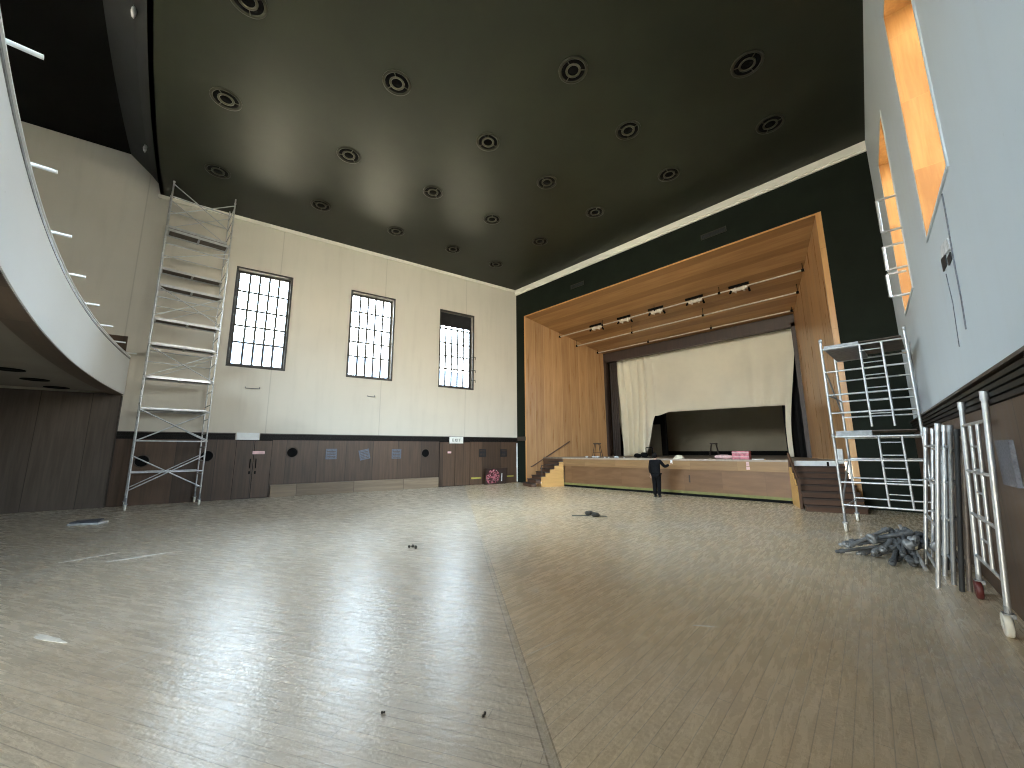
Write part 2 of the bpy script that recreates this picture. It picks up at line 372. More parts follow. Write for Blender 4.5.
for s, z in ((17.21, 1.60), (15.29, 1.76), (12.28, 1.88), (6.03, 1.80)):
    hm = MB(); hm.lathe([(.20, .052), (.235, .06), (.235, .075), (.20, .075)], (s, 0, z), 20, 'Y', True)
    h = hm.build('round_hole', M['slatcap'], w); MB().lathe([(.205, .051), (.205, .066)], (s, 0, z), 20, 'Y').build('black_disc', M['black'], h)  # solid black disc stands in for the shade inside the hole
MB().box(5.3, 13.0, .05, .20, 0, .52).build('plinth', M['skirt'], w)
MB().box(2.6, 3.25, .05, .075, .33, .42).box(.35, 1.0, .05, .075, .36, .43).build('strip', M['yellow'], w)
MB().box(.05, .11, .05, .10, .05, 2.35).build('pipe_strip', M['white'], w)
MB().box(-.0, 17.9, 0, .06, H - .16, H - .0).build('top_moulding', M['cornice'], w)

def dado(name, origin, rot, spans, sgn, label, zlo, zhi):
    r = MB()
    for a, b in spans: r.box(a, b, 0, sgn * .03, zlo, zhi)
    o = r.build(name, M['black']); place(o, origin, rot); tag(o, label, 'dado rail', kind='structure')
    n = 4
    for a, b in spans:
        for k in range(n):
            z = zlo + (zhi - zlo - .05) * (k + .5) / n
            MB().box(a, b, sgn * .03, sgn * .07, z - .025, z + .025).build('slat', M['slat'], o)
        MB().box(a, b, 0, sgn * .10, zhi - .035, zhi).build('cap', M['slatcap'], o)
    return o
dado('trim_1', LO, ROTL, [(0.02, 13.55), (14.42, 18.0)], 1, 'black slatted dado band above the dark panelling of the window wall', 2.42, 2.70)

# windows in the window wall
def window(name, s0, s1, z0, z1, label, blind=0.0, cols=5, rows=(.24, .42, .60, .80)):
    e = emp(name, label, 'window', LO, ROTL, kind='structure')
    t = .10; y0, y1 = -.36, -.28
    f = MB()
    f.box(s0, s0 + t, y0, y1, z0, z1).box(s1 - t, s1, y0, y1, z0, z1).box(s0, s1, y0, y1, z0, z0 + t * 1.3).box(s0, s1, y0, y1, z1 - t, z1)
    f.build('frame', M['winframe'], e)
    r = MB(); q = .012
    r.box(s0, s0 + q, -.28, -.02, z0, z1).box(s1 - q, s1, -.28, -.02, z0, z1).box(s0, s1, -.28, -.02, z1 - q, z1).box(s0, s1, -.28, -.02, z0, z0 + q)
    r.build('reveal_lining', M['winreveal'], e)
    ca = MB(); k = .055
    ca.box(s0 - k, s0 + .02, -.03, .03, z0 - k, z1 + k).box(s1 - .02, s1 + k, -.03, .03, z0 - k, z1 + k).box(s0, s1, -.03, .03, z1 - .02, z1 + k).box(s0, s1, -.03, .03, z0 - k, z0 + .02)
    ca.build('casing', M['winframe'], e)
    MB().box(s0, s1, -.28, .05, z0, z0 + .04).build('sill', M['winframe'], e)
    mu = MB()
    for i in range(1, cols):
        s = s0 + t + (s1 - s0 - 2 * t) * i / cols; mu.box(s - .042, s + .042, -.35, -.29, z0 + t, z1 - t)
    for rr in rows:
        z = z0 + t + (z1 - z0 - 2 * t) * rr; mu.box(s0 + t, s1 - t, -.345, -.295, z - .036, z + .036)
    mu.build('glazing_bars', M['winframe'], e)
    MB().box(s0 + t, s1 - t, -.325, -.319, z0 + t, z1 - t).build('pane', M['glass'], e)
    if blind:
        MB().box(s0 + .04, s1 - .04, -.27, -.24, z1 - blind, z1 - .02).build('blind', M['blind'], e)
    return e
window('window_1', *WL[0], 'barred steel window beside the tall scaffold tower')
window('window_2', *WL[1], 'barred steel window in the middle of the white wall')
w3 = window('window_3', *WL[2], 'barred steel window with a black blind, next to the stage', .82)
MB().box(3.23, 3.32, -.27, -.2, 5.55, 9.8).build('blind_cord_box', M['blind'], w3)
for z in (6.0, 6.6, 7.4): MB().path([wl(3.19, 0, 0) * 0 + Vector((3.30, .0, z)), Vector((3.05, .06, z + .02)), Vector((3.05, .06, z - .12))], .018, 6).build('stay_bar', M['winframe'], w3)

# doors in the panelling
def door(name, s0, s1, label, leaves, notice=None):
    e = emp(name, label, 'door', LO, ROTL, kind='structure'); mid = (s0 + s1) / 2
    MB().box(s0 - .01, s1 + .01, .0, .025, 0, 2.42).build('jamb_backing', M['black'], e)
    for i, (a, b) in enumerate(((s0 + .015, mid - .012), (mid + .012, s1 - .015))):
        lf = MB().box(a, b, .025, .055, .02, 2.39).build('leaf', M['panel'], e)
        hs = b - .09 if i == 0 else a + .09
        if leaves:
            MB().path([(hs, .055, 1.25), (hs, .11, 1.25), (hs, .11, 1.62), (hs, .055, 1.62)], .018, 8).build('handle', M['black'], lf)
            MB().box(hs - .03, hs + .03, .055, .065, 1.0, 1.12).build('lock', M['black'], lf)
        if notice and i == notice[0]:
            n = MB().box(notice[1], notice[1] + notice[2], .055, .06, notice[3], notice[3] + notice[4]).build('notice', M['palepink'], lf)
    return e
door('door_1', 13.06, 14.36, 'dark wood double door with black pull handles beside the scaffold tower', True, (0, 13.32, .44, 1.82, .13))
door('door_2', 3.34, 5.22, 'dark wood double door under the small white exit sign', False, (1, 4.52, .22, 1.78, .10))

# opposite wall (right)
WR = [(3.05, 5.36, 5.35, 9.65), (8.19, 10.47, 5.28, 9.62), (13.25, 15.5, 5.3, 9.6)]
w = wall_grid(MB(), -.3, SR, 0, HR + .1, WR, 0, .75).build('wall_right', M['wall_r']); place(w, RO, ROTR)
tag(w, 'tall bluish white wall with deep orange-lined windows above dark panelling', 'wall', kind='structure')
MB().box(0.05, SR, -.05, 0, 0, 2.36).build('wood_panelling', M['panel'], w)
dado('trim_2', RO, ROTR, [(0.05, SR)], -1, 'black slatted dado band above the panelling behind the leaning frames', 2.36, 2.70)
MB().box(9.0, 9.32, -.015, .0, 4.42, 4.60).box(9.42, 9.66, -.012, 0, 4.36, 4.47).build('torn_patch', M['vent_dark'], w)
MB().prism([(9.05, -.018, 4.6), (9.75, -.018, 4.48), (9.68, -.018, 4.66), (9.2, -.018, 4.74)], (0, .018, 0)).build('peeled_flake', M['paper'], w)
MB().path([(9.88, -.004, 5.2), (9.84, -.004, 4.8), (9.76, -.004, 4.3), (9.74, -.004, 3.8), (9.66, -.004, 3.4)], .012, 5).build('crack', M['grille'], w)
MB().path([(9.1, -.004, 4.35), (9.16, -.004, 3.9), (9.0, -.004, 3.3)], .006, 5).build('crack', M['grille'], w)
def window_r(name, s0, s1, z0, z1, label):
    e = emp(name, label, 'window', RO, ROTR, kind='structure'); q = .03
    r = MB(); r.box(s0, s0 + q, -.01, .75, z0, z1).box(s1 - q, s1, -.01, .75, z0, z1).box(s0, s1, -.01, .75, z1 - q, z1).box(s0, s1, -.01, .75, z0, z0 + q)
    r.build('wood_reveal', M['reveal'], e)
    k = .05; ca = MB()
    ca.box(s0 - k, s0, -.02, .02, z0 - k, z1 + k).box(s1, s1 + k, -.02, .02, z0 - k, z1 + k).box(s0, s1, -.02, .02, z1, z1 + k).box(s0, s1, -.02, .02, z0 - k, z0)
    ca.build('casing', M['wall_r'], e)
    t = .1; f = MB(); a, b, c_, d = s0 + q, s1 - q, z0 + q, z1 - q
    f.box(a, a + t, .62, .70, c_, d).box(b - t, b, .62, .70, c_, d).box(a, b, .62, .70, c_, c_ + t).box(a, b, .62, .70, d - t, d); f.build('frame', M['winframe'], e)
    mu = MB()
    for i in range(1, 5): s = a + t + (b - a - 2 * t) * i / 5; mu.box(s - .02, s + .02, .635, .685, c_ + t, d - t)
    for rr in (.24, .42, .6, .8): z = c_ + t + (d - c_ - 2 * t) * rr; mu.box(a + t, b - t, .64, .68, z - .018, z + .018)
    mu.build('glazing_bars', M['winframe'], e)
    MB().box(a + t, b - t, .657, .663, c_ + t, d - t).build('pane', M['glass'], e)
    return e
window_r('window_4', *WR[0], 'orange-lined window above the short scaffold tower with metal bars before it')
window_r('window_5', *WR[1], 'deep orange plywood lined window high over the leaning frames')
window_r('window_6', *WR[2], 'deep window in the white wall beside the balcony')
# U bars in front of window_4
for i, (s, zt, zb) in enumerate(((5.42, 7.51, 6.72), (5.06, 6.51, 5.94), (4.70, 5.95, 5.40))):
    p = [wr(s, zt, 0), wr(s, zt, .33), wr(s, zb, .33), wr(s, zb, 0)]
    o = MB().path([tuple(x) for x in p], .028, 8).build('safety_bar', M['alu'])
    tag(o, ('highest', 'middle', 'lowest')[i] + ' of the three U-shaped metal bars standing out before the orange window', 'bar', 'safety bars on the orange window')

# stage wall
OX0, OX1, OZ = -17.05, -2.0, 10.35
sx1 = X1 + .02
w = wall_grid(MB(), X0 - .02, sx1, 0, HR, [(OX0, OX1, -1, OZ)], 0, .3).build('wall_stage', M['green']); place(w, (0, D, 0))
tag(w, 'very dark green wall around the stage opening', 'wall', kind='structure')
MB().box(X0, X1, -.10, 0, 12.06, H).box(X0, X1, -.06, 0, 12.0, 12.06).build('trim_3', M['cornice']).location = (0, D, 0)
tag(bpy.data.objects['trim_3'], 'long cream cornice strip between the dark ceiling and the green stage wall', 'cornice', kind='structure')
MB().box(X0 + .02, OX0 - .02, -.04, 0, 2.50, 2.75).build('ledge', M['slatcap'], w)
for i, (x0, x1, z0, z1) in enumerate(((-6.02, -4.98, 11.02, 11.26), (-13.3, -12.4, 11.02, 11.26))):
    e = emp('vent_grille', ('dark slotted vent grille high on the green wall above the stage centre-right', 'dark slotted vent grille high on the green wall above the stage, near the windows')[i], 'vent', ((x0 + x1) / 2, D, (z0 + z1) / 2), 0)
    hx, hz = (x1 - x0) / 2, (z1 - z0) / 2
    MB().box(-hx, hx, -.03, 0, hz - .03, hz).box(-hx, hx, -.03, 0, -hz, -hz + .03).box(-hx, -hx + .03, -.03, 0, -hz, hz).box(hx - .03, hx, -.03, 0, -hz, hz).build('frame', M['ring'], e)
    sl = MB()
    for k in range(4): z = -hz + .05 + k * (2 * hz - .08) / 4; sl.box(-hx + .03, hx - .03, -.02, 0, z, z + .02)
    sl.build('slats', M['vent_dark'], e)

# rear wall (behind the camera, openings added for light) and ceilings
a, b = wl(SL), wr(SR)
WB = [(x - 1.2, x + 1.2, 7.4, 10.9) for x in (-12.4, -9.0, -5.6)] + [(x - 1.2, x + 1.2, .15, 2.4) for x in (-4.6, -1.2)]  # unseen windows and doors, added to bring daylight from behind the camera
w = wall_grid(MB(), a.x - .3, b.x + .3, 0, HR + .1, WB, -.3, 0).build('wall_rear', M['wall_r']); w.location = (0, YR, 0)
tag(w, 'pale unseen wall at the back of the balcony with windows and glazed doors added for light', 'wall', kind='structure')
for i, (s0, s1, z0, z1) in enumerate(WB):
    e = emp('window_%d' % (7 + i), ('unseen balcony window added for light' if i < 3 else 'unseen glazed door added for light under the balcony') + ' in the back wall, number %d from the barred-window side' % (i % 3 + 1 if i < 3 else i - 2), 'window', (0, YR, 0), 0, kind='structure')
    MB().box(s0, s0 + .1, -.2, -.1, z0, z1).box(s1 - .1, s1, -.2, -.1, z0, z1).box(s0, s1, -.2, -.1, z0, z0 + .1).box(s0, s1, -.2, -.1, z1 - .1, z1).build('frame', M['winframe'], e)
    m_ = MB()
    for k in range(1, 4): x = s0 + (s1 - s0) * k / 4; m_.box(x - .025, x + .025, -.18, -.12, z0, z1)
    for k in range(1, 5): z = z0 + (z1 - z0) * k / 5; m_.box(s0, s1, -.18, -.12, z - .025, z + .025)
    m_.build('glazing_bars', M['winframe'], e); MB().box(s0 + .1, s1 - .1, -.153, -.147, z0 + .1, z1 - .1).build('pane', M['glass'], e)
def yb(x): return -1.0 + .0046 * (x + 9.5) ** 2
xs = [-20.75 + i * (1.25 + 20.75) / 40 for i in range(41)]
poly = [(x, yb(x), H) for x in xs] + [(X1 + .03, D, H), (X0 - .05, D, H)]
cl = MB().prism(poly, (0, 0, .12)).build('ceiling', M['ceil']); tag(cl, 'dark olive green flat ceiling dotted with round lights', 'ceiling', kind='structure')
cv = MB(); prof = [(0, 0), (0, .34), (-.35, .75), (-1.05, HR - H), (-1.05, HR - H + .1), (.12, HR - H + .1), (.12, 0)]
vs = []
for x in xs: vs += [(x, yb(x) + p[0], H + p[1]) for p in prof]
n = len(prof); fs = []
for i in range(len(xs) - 1): fs += [(i * n + k, i * n + (k + 1) % n, (i + 1) * n + (k + 1) % n, (i + 1) * n + k) for k in range(n)]
fs += [tuple(range(n)), tuple(range((len(xs) - 1) * n, len(xs) * n))]
cvo = MB().add(vs, fs).build('trim_4', M['cove']); tag(cvo, 'curved charcoal cove where the hall ceiling steps up over the balcony', 'cove', kind='structure')
poly = [(a.x - .2, YR, HR), (b.x + .2, YR, HR), (1.6, .2, HR), (-20.9, .2, HR)]
rc = MB().prism(poly, (0, 0, .1)).build('ceiling_rear', M['ceil_b']); tag(rc, 'higher black-brown ceiling over the balcony', 'ceiling', kind='structure')
for x, y in ((-12.6, -1.28), (-18.6, -1.0)):
    MB().blob((x, y, H + .62), .16, .05, .12, 8, 6, 3, .3).build('peeling_patch', M['paper'], cvo)

# ---------------------------------------------------------------- ceiling lights
LIGHTS = {(0, 0): (-2.42, 13.89), (0, 1): (-5.76, 13.76), (0, 2): (-9.13, 13.71), (0, 3): (-12.47, 13.72), (0, 4): (-15.86, 13.71),
          (1, 0): (-2.27, 11.08), (1, 1): (-5.71, 10.71), (1, 2): (-9.25, 10.65), (1, 3): (-12.64, 10.69), (1, 4): (-16.10, 10.94),
          (2, 1): (-5.64, 7.71), (2, 2): (-9.25, 7.63), (2, 3): (-12.82, 7.68), (2, 4): (-16.53, 7.94),
          (3, 2): (-9.33, 4.30), (3, 3): (-13.09, 4.37), (3, 4): (-16.82, 4.62), (4, 3): (-13.3, .80), (4, 4): (-17.25, 1.08), (4, 2): (-9.75, .74)}
ROWN = ['in the row nearest the stage', 'in the second row from the stage', 'in the middle row', 'in the second row from the balcony', 'in the row nearest the balcony']
COLN = ['closest to the orange-windowed wall', 'second from the orange-windowed wall', 'in the centre column', 'second from the barred-window wall', 'closest to the barred-window wall']
lt = emp('ceiling_light', '', 'ceiling light', (0, 0, H), 0)
MB().lathe([(.46, 0), (.46, -.03), (.40, -.045), (.37, -.02), (.37, 0)], n=28, closed=True).build('trim_ring', M['ring'], lt)
MB().lathe([(.37, -.004), (.37, -.012), (.24, -.012), (.24, -.004)], n=28, closed=True).build('dark_baffle', M['black'], lt)
MB().lathe([(.24, 0), (.24, -.04), (.20, -.05), (.175, -.03), (.175, 0)], n=24, closed=True).build('inner_ring', M['lamp_in'], lt)
MB().lathe([(.175, -.002), (.175, -.010), (0.0, -.010)], n=24).build('lamp_disc', M['black'], lt)  # shade of the recess put in as a flat black disc
for k in range(3):
    t = k * 2 * PI / 3; MB().obox((.23 * math.cos(t), .23 * math.sin(t), -.025), (.40 * math.cos(t), .40 * math.sin(t), -.03), .02, .02).build('bracket', M['lamp_in'], lt)
kids = list(lt.children)
for i, ((r, cidx), (x, y)) in enumerate(LIGHTS.items()):
    if i == 0: o = lt
    else:
        o = lt.copy(); COL.objects.link(o)
        for ch in kids: k = ch.copy(); COL.objects.link(k); k.parent = o
    o.location = (x, y, H); o.rotation_euler.z = i * .7; o.scale = (.88, .88, .88)
    tag(o, 'round black ceiling light ' + ROWN[r] + ', ' + COLN[cidx], 'ceiling light', 'round lights in the olive ceiling')

# ---------------------------------------------------------------- balcony
def yp(x): return -1.45 + .0079 * (x + 10) ** 2
bal = emp('balcony', 'white curved balcony front with short white brackets on its rim', 'balcony', (-10, -1.45, 4.05))
bx = [-20.55 + i * (1.05 + 20.55) / 60 for i in range(61)]
def sweep(prof):
    vs = []; n = len(prof); fs = []
    for x in bx: vs += [(x + 10, yp(x) + p[0] + 1.45, p[1] - 4.05) for p in prof]
    for i in range(len(bx) - 1): fs += [(i * n + k, i * n + (k + 1) % n, (i + 1) * n + (k + 1) % n, (i + 1) * n + k) for k in range(n)]
    fs += [tuple(range(n)), tuple(range((len(bx) - 1) * n, len(bx) * n))]
    m = MB(); m.add(vs, fs, True); return m
par = sweep([(0, 4.05), (0, 5.5), (-.16, 5.5), (-.16, 4.05)])
par.sm = [False] * len(par.sm)
par.build('parapet', M['parapet'], bal)
p2 = sweep([(.012, 5.40), (.012, 5.45), (-.0, 5.45), (-.0, 5.40)]); p2.sm = [False] * len(p2.sm); p2.build('rim_groove', M['alu_d'], bal)
p2 = sweep([(.02, 5.5), (.02, 5.525), (-.18, 5.525), (-.18, 5.5)]); p2.sm = [False] * len(p2.sm); p2.build('coping', M['parapet'], bal)
p2 = sweep([(-.02, 4.035), (-.02, 4.06), (-.40, 4.12), (-.40, 4.035)]); p2.sm = [False] * len(p2.sm); p2.build('soffit_border', M['borderwood'], bal)
vs = []
for x in bx: vs += [(x + 10, yp(x) - .14 + 1.45, .05), (x + 10, YR + 1.45 + .01, .05), (x + 10, YR + 1.45 + .01, .3), (x + 10, yp(x) - .14 + 1.45, .3)]
fs = []
for i in range(len(bx) - 1): fs += [(i * 4 + k, i * 4 + (k + 1) % 4, (i + 1) * 4 + (k + 1) % 4, (i + 1) * 4 + k) for k in range(4)]
fs += [(0, 1, 2, 3), tuple(len(bx) * 4 - 4 + k for k in range(4))]
MB().add(vs, fs).build('soffit', M['soffit'], bal)
for x in (-3.1, -5.3, -7.53, -9.75, -11.9, -14.04, -16.2, -18.33, -20.2):
    y = yp(x) + 1.45
    MB().tube((x + 10, y - .12, 1.53), (x + 10, y + .23, 1.53), .024, 10).lathe([(.04, 1.475), (.04, 1.49), (.03, 1.53), (.022, 1.54)], (x + 10, y - .09, 0), 10).build('rim_bracket', M['white'], bal)
for i, (x, y) in enumerate(((-16.5, -2.7), (-18.29, -2.46), (-20.05, -2.2))):
    o = MB().lathe([(.30, 0), (.30, -.02), (.22, -.03), (.20, -.01), (0, -.01)], n=24).build('downlight', M['black']); o.location = (x, y, 4.10)
    tag(o, ('dark round downlight under the balcony, farthest from the barred windows', 'middle one of the dark round downlights under the balcony', 'dark round downlight under the balcony, beside the window wall')[i], 'downlight', 'downlights under the balcony')

# ---------------------------------------------------------------- proscenium surround
JL0, JL1 = Vector((OX0, D, 0)), Vector((-14.72, 22.3, 0)); JR0, JR1 = Vector((OX1, D, 0)), Vector((-3.95, 22.3, 0))
pro = emp('proscenium_surround', 'honey wood panelled splayed sides and sloping soffit of the stage opening', 'stage surround', (0, 0, 0))
BZ = 8.32
def jamb(p0, p1, flip):
    L = (p1 - p0).length; d = (p1 - p0) / L; rz = math.atan2(d.y, d.x)
    y = .12 if not flip else -.12
    o = MB().prism([(0, 0, 0), (L, 0, 0), (L, 0, BZ), (0, 0, OZ)], (0, y, 0)).build('side_panelling', M['jamb'], pro)
    o.location = p0; o.rotation_euler = (0, 0, rz); return o
jamb(JL0, JL1, False); jamb(JR0, JR1, True)
slope = math.atan2(BZ - OZ, 22.3 - D); Ls = math.hypot(BZ - OZ, 22.3 - D)
so = MB().prism([(OX0, 0, 0), (OX1, 0, 0), (-3.95, Ls, 0), (-14.72, Ls, 0)], (0, 0, .1)).build('soffit_panelling', M['sofw'], pro)
so.location = (0, D, OZ); so.rotation_euler = (slope, 0, 0)
MB().box(OX1 - .005, OX1 + .16, D - .03, D + .05, 0, OZ + .06).build('edge_trim', M['trimw'], pro)
MB().box(OX0 - .06, OX0 + .005, D - .03, D + .05, 0, OZ + .06).build('edge_trim', M['trimw'], pro)
MB().box(OX0 - .06, OX1 + .16, D - .025, D + .05, OZ, OZ + .06).build('edge_trim', M['trimw'], pro)
# rear frame
FY = 22.3
MB().box(-14.75, -3.93, FY, FY + .35, 7.70, BZ + .12).build('header', M['frame_b'], pro)
for x in (-14.75, -4.12): MB().box(x, x + .2, FY, FY + .3, 1.51, 7.9).build('frame_post', M['frame_b'], pro)

# lighting battens under the soffit
def batten(Y, x0, x1, z, lamps, label, hang):
    e = emp('lighting_batten', label, 'lighting bar', ((x0 + x1) / 2, Y, z), 0, 'lighting bars under the stage soffit'); c = (x0 + x1) / 2
    MB().tube((x0 - c, 0, 0), (x1 - c, 0, 0), .032, 10).build('pipe', M['batten'], e)
    zs = OZ + (BZ - OZ) * (Y - D) / (22.3 - D) - z
    k = max(3, int((x1 - x0) / 3.2))
    for i in range(k + 1):
        x = x0 - c + .06 + (x1 - x0 - .12) * i / k
        MB().tube((x, 0, -.02), (x, 0, max(.05, zs - .005)), .014, 6).box(x - .05, x + .05, -.045, .045, -.05, .05).build('hanger', M['black'], e)
    for x in lamps:
        x -= c
        l = MB().box(x - .32, x + .32, -.06, .06, -.13, -.03); l.box(x - .2, x - .14, -.08, .08, -.2, .05).box(x + .14, x + .2, -.08, .08, -.2, .05)
        lo = l.build('lamp_clamp', M['lampwhite'], e)
        MB().box(x - .42, x + .42, -.14, -.08, .02, .13).tube((x - .35, -.05, -.1), (x - .35, -.18, -.22), .05, 8).tube((x + .35, .05, -.1), (x + .35, .2, -.2), .05, 8).build('dark_fitting', M['black'], lo)
    return e
batten(19.3, -16.0, -2.85, 9.2, (-13.1, -11.2, -9.3, -7.3, -5.3), 'stage lighting bar with pale lamp clamps, the bar nearest the hall', .4)
batten(20.4, -15.5, -3.3, 8.68, (), 'bare pale pipe bar, the middle of the three under the stage soffit', .3)
batten(21.8, -14.85, -3.85, 8.33, (), 'bare pale pipe bar, the deepest of the three, by the dark stage frame', .1)

# ---------------------------------------------------------------- stage
SZ = 1.51; AL = Vector((-14.05, 17.0, 0)); AR = Vector((-3.68, 17.0, 0))
UL = Vector((-.42, -.907, 0)); VL = Vector((-.907, .42, 0)); UR = Vector((.357, -.934, 0)); VR = Vector((.934, .357, 0))
stage = emp('stage', 'raised wooden stage with a panelled brown front', 'stage', (-9, 17, 0)); off = Vector((9, -17, 0))
lp = AL + VL * 2.8; rp = AR + VR * 1.55
poly = [lp, AL, AR, rp, Vector((-4.1, 22.25, 0)), Vector((-2.5, 22.7, 0)), Vector((-2.5, 30, 0)), Vector((-16.5, 30, 0)), Vector((-16.5, 22.7, 0)), Vector((-14.6, 22.25, 0))]
MB().prism([(p.x + 9, p.y - 17, SZ - .08) for p in poly], (0, 0, .08)).build('deck', M['deck'], stage)
MB().box(AL.x + 9, AR.x + 9, -.06, .05, 1.445, SZ + .005).build('nosing', M['nose'], stage)
MB().box(AL.x + 9, AR.x + 9, -.03, .10, 1.08, 1.445).build('upper_fascia', M['fasciaup'], stage)
MB().box(AL.x + 9 + .1, AR.x + 9, .0, .10, .2, 1.08).build('lower_fascia', M['fascia'], stage)
MB().box(AL.x + 9, AR.x + 9, -.02, .10, .10, .2).build('base_strip', M['green_strip'], stage)
MB().box(AL.x + 9, AR.x + 9, .02, .10, 0, .10).build('kick_board', M['black'], stage)
def seg(p, q, z0, z1, t=.06):
    p = p + off; q = q + off; d = (q - p).normalized(); nrm = Vector((-d.y, d.x, 0)) * t
    return MB().prism([p + Vector((0, 0, z0)), q + Vector((0, 0, z0)), q + Vector((0, 0, z1)), p + Vector((0, 0, z1))], nrm)
seg(AL + Vector((0, .1, 0)), AL - UL * 1.0, 0, SZ - .08).build('side_return', M['fascia'], stage)
seg(AR - UR * 1.0, AR + Vector((0, .1, 0)), 0, SZ - .08).build('side_return', M['fascia'], stage)
seg(lp, AL, 0, SZ - .08, .05).build('riser_board', M['riser'], stage)
seg(AR, rp, 0, SZ - .08, .05).build('riser_board', M['riser'], stage)
MB().box(-14.05 + 9 + 6.75, -14.05 + 9 + 6.80, -.01, .0, .55, .85).build('hatch_mark', M['tread'], stage)

def stairs(A, ax, ay, w0, w1, label, rail):
    rz = math.atan2(ax.y, ax.x); e = emp('stage_stairs', label, 'stairs', A, rz)
    rise = SZ / 8; run = .265
    for i in range(1, 8):
        z = SZ - rise * i; y0, y1 = (i - 1) * run, i * run
        MB().box(w0, w1, y0, y1 + .03, z - .045, z).build('tread', M['tread'], e)
        MB().box(w0 + .02, w1 - .02, y0 + .0, y1, max(0, z - rise), z - .045).build('riser', M['riser'], e)
    ye = 5 * run
    pl = [(0, 0.02, 0), (0, ye, 0)]
    for i in range(5, 0, -1):
        z = SZ - rise * i - .05; pl += [(0, i * run, z), (0, (i - 1) * run + .02, z)]
    sx = (.0, .05) if w1 <= 0 else (-.05, .0)
    MB().prism([(sx[0], p[1], p[2]) for p in pl], (sx[1] - sx[0], 0, 0)).build('side_panel', M['steppanel'], e)
    return e, run, rise
sl, run, rise = stairs(AL, VL, UL, 0.0, 1.35, 'short wooden stage steps on the window side with yellow side panel', True)
c_ = MB().path([(-.03, 5 * run - .03, 0), (-.03, 5 * run - .03, 1.12), (-.03, .05, 1.22), (-.03, .05, .4)], .022, 8); c_.build('guard_rail', M['frame_b'], sl)
sr, run, rise = stairs(AR, -VR, UR, -1.5, 0.0, 'wooden stage steps beside the short scaffold tower with yellow side panel', True)
MB().path([(.025, 5 * run, .95), (.025, 3 * run, 1.25), (.025, .1, 1.75), (.025, .0, 1.0)], .035, 8).obox((.025, 5 * run, 0), (.025, 5 * run, .97), .07, .07).build('handrail', M['riser'], sr)
o = MB().path([(-16.87, 17.37, .95), (-16.81, 17.51, 1.0), (-15.78, 19.76, 2.45)], .035, 8)
for q in ((-16.81, 17.51, 1.0), (-16.30, 18.63, 1.72), (-15.82, 19.68, 2.40)): o.tube(q, (q[0] - .09, q[1] + .03, q[2] - .05), .015, 6)
o = o.build('wall_handrail', M['riser']); tag(o, 'slanting brown handrail on the honey panelling above the window-side steps', 'handrail')
pk = emp('white_plank', 'white painted plank standing on the top step beside the scaffold', 'plank', AR + VR * .12 + UR * .06 + Vector((0, 0, SZ - rise)), math.atan2(VR.y, VR.x))
MB().box(0, 1.25, -.03, .0, 0, .17).build('board', M['white'], pk); MB().box(.92, .98, -.045, -.03, .0, .14).build('clip', M['black'], pk)

# stage enclosure
w = MB().box(-16.6, -2.4, 29.8, 30.0, SZ, 10.5).build('wall_stage_back', M['stagewall']); tag(w, 'dim beige wall at the back of the stage', 'wall', kind='structure')
MB().box(-16.4, -2.6, 29.72, 29.8, SZ, SZ + .28).build('baseboard_stage', M['black']); tag(bpy.data.objects['baseboard_stage'], 'black skirting along the back of the stage', 'skirting', kind='structure')
for nm, x0, x1 in (('wall_stage_left', -16.8, -16.6), ('wall_stage_right', -2.4, -2.2)):
    w = MB().box(x0, x1, 22.66, 30, 0, 10.5).build(nm, M['stagewall']); tag(w, 'dim wall closing the ' + ('window side' if 'left' in nm else 'scaffold side') + ' of the stage', 'wall', kind='structure')
w = MB().box(-16.8, -2.2, 22.0, 30, 10.3, 10.5).build('ceiling_stage', M['ceil_b']); tag(w, 'dark ceiling over the stage', 'ceiling', kind='structure')
w = MB().box(-16.8, -14.76, 22.45, 22.65, SZ, 10.5).box(-3.9, -2.2, 22.45, 22.65, SZ, 10.5).box(-14.76, -3.9, 22.66, 22.8, 7.9, 10.5).build('wall_proscenium', M['drape_k']); tag(w, 'black masking wall behind the honey surround', 'wall', kind='structure')

# stage cloth with its lifted hem
def smooth(a, b, x): t = max(0, min(1, (x - a) / (b - a))); return t * t * (3 - 2 * t)
NX, NZ = 480, 40; vs = []; fs = []
CY = 22.95
for i in range(NX + 1):
    u = i / NX; xt = -14.40 + 10.26 * u
    if xt < -12.15: zb = SZ + .01
    elif xt < -11.55: zb = SZ + .01 + (3.95 - SZ) * smooth(-12.15, -11.55, xt) ** .8
    elif xt < -10.6: zb = 3.95 + .18 * smooth(-11.55, -10.6, xt)
    elif xt < -4.40: zb = 4.13 - .10 * (xt + 10.6) / 5.7
    else: zb = 4.03 - (4.03 - SZ - .02) * smooth(-4.40, -4.33, xt) ** .7
    for k in range(NZ + 1):
        v = k / NZ; z = 8.05 + (zb - 8.05) * v
        g = smooth(7.0, 1.6, z)
        left = 1 - smooth(-12.6, -11.3, xt)
        xg = -14.02 + (xt + 14.40) * (1.72 / 2.5)
        x = xt + (xg - xt) * g * left
        x -= smooth(-7.0, -4.14, xt) * .62 * smooth(8.05, 2.2, z)
        fold = .55 * left * (abs(math.sin(xt * 6.5 + .25 * math.sin(z))) ** .6 - .5) * (.45 + .55 * v) + .02 * math.sin(xt * 6) + .05 * smooth(-7.5, -4.5, xt) * math.sin(xt * 7) * v
        vs.append((x, CY + fold, z))
for i in range(NX):
    for k in range(NZ): a = i * (NZ + 1) + k; fs.append((a, a + 1, a + NZ + 2, a + NZ + 1))
cu = MB().add(vs, fs, True).build('stage_curtain', M['cloth'], fix=False)
md = cu.modifiers.new('thickness', 'SOLIDIFY'); md.thickness = .012
tag(cu, 'large cream stage cloth hanging across the stage, hem lifted on the scaffold side', 'curtain')
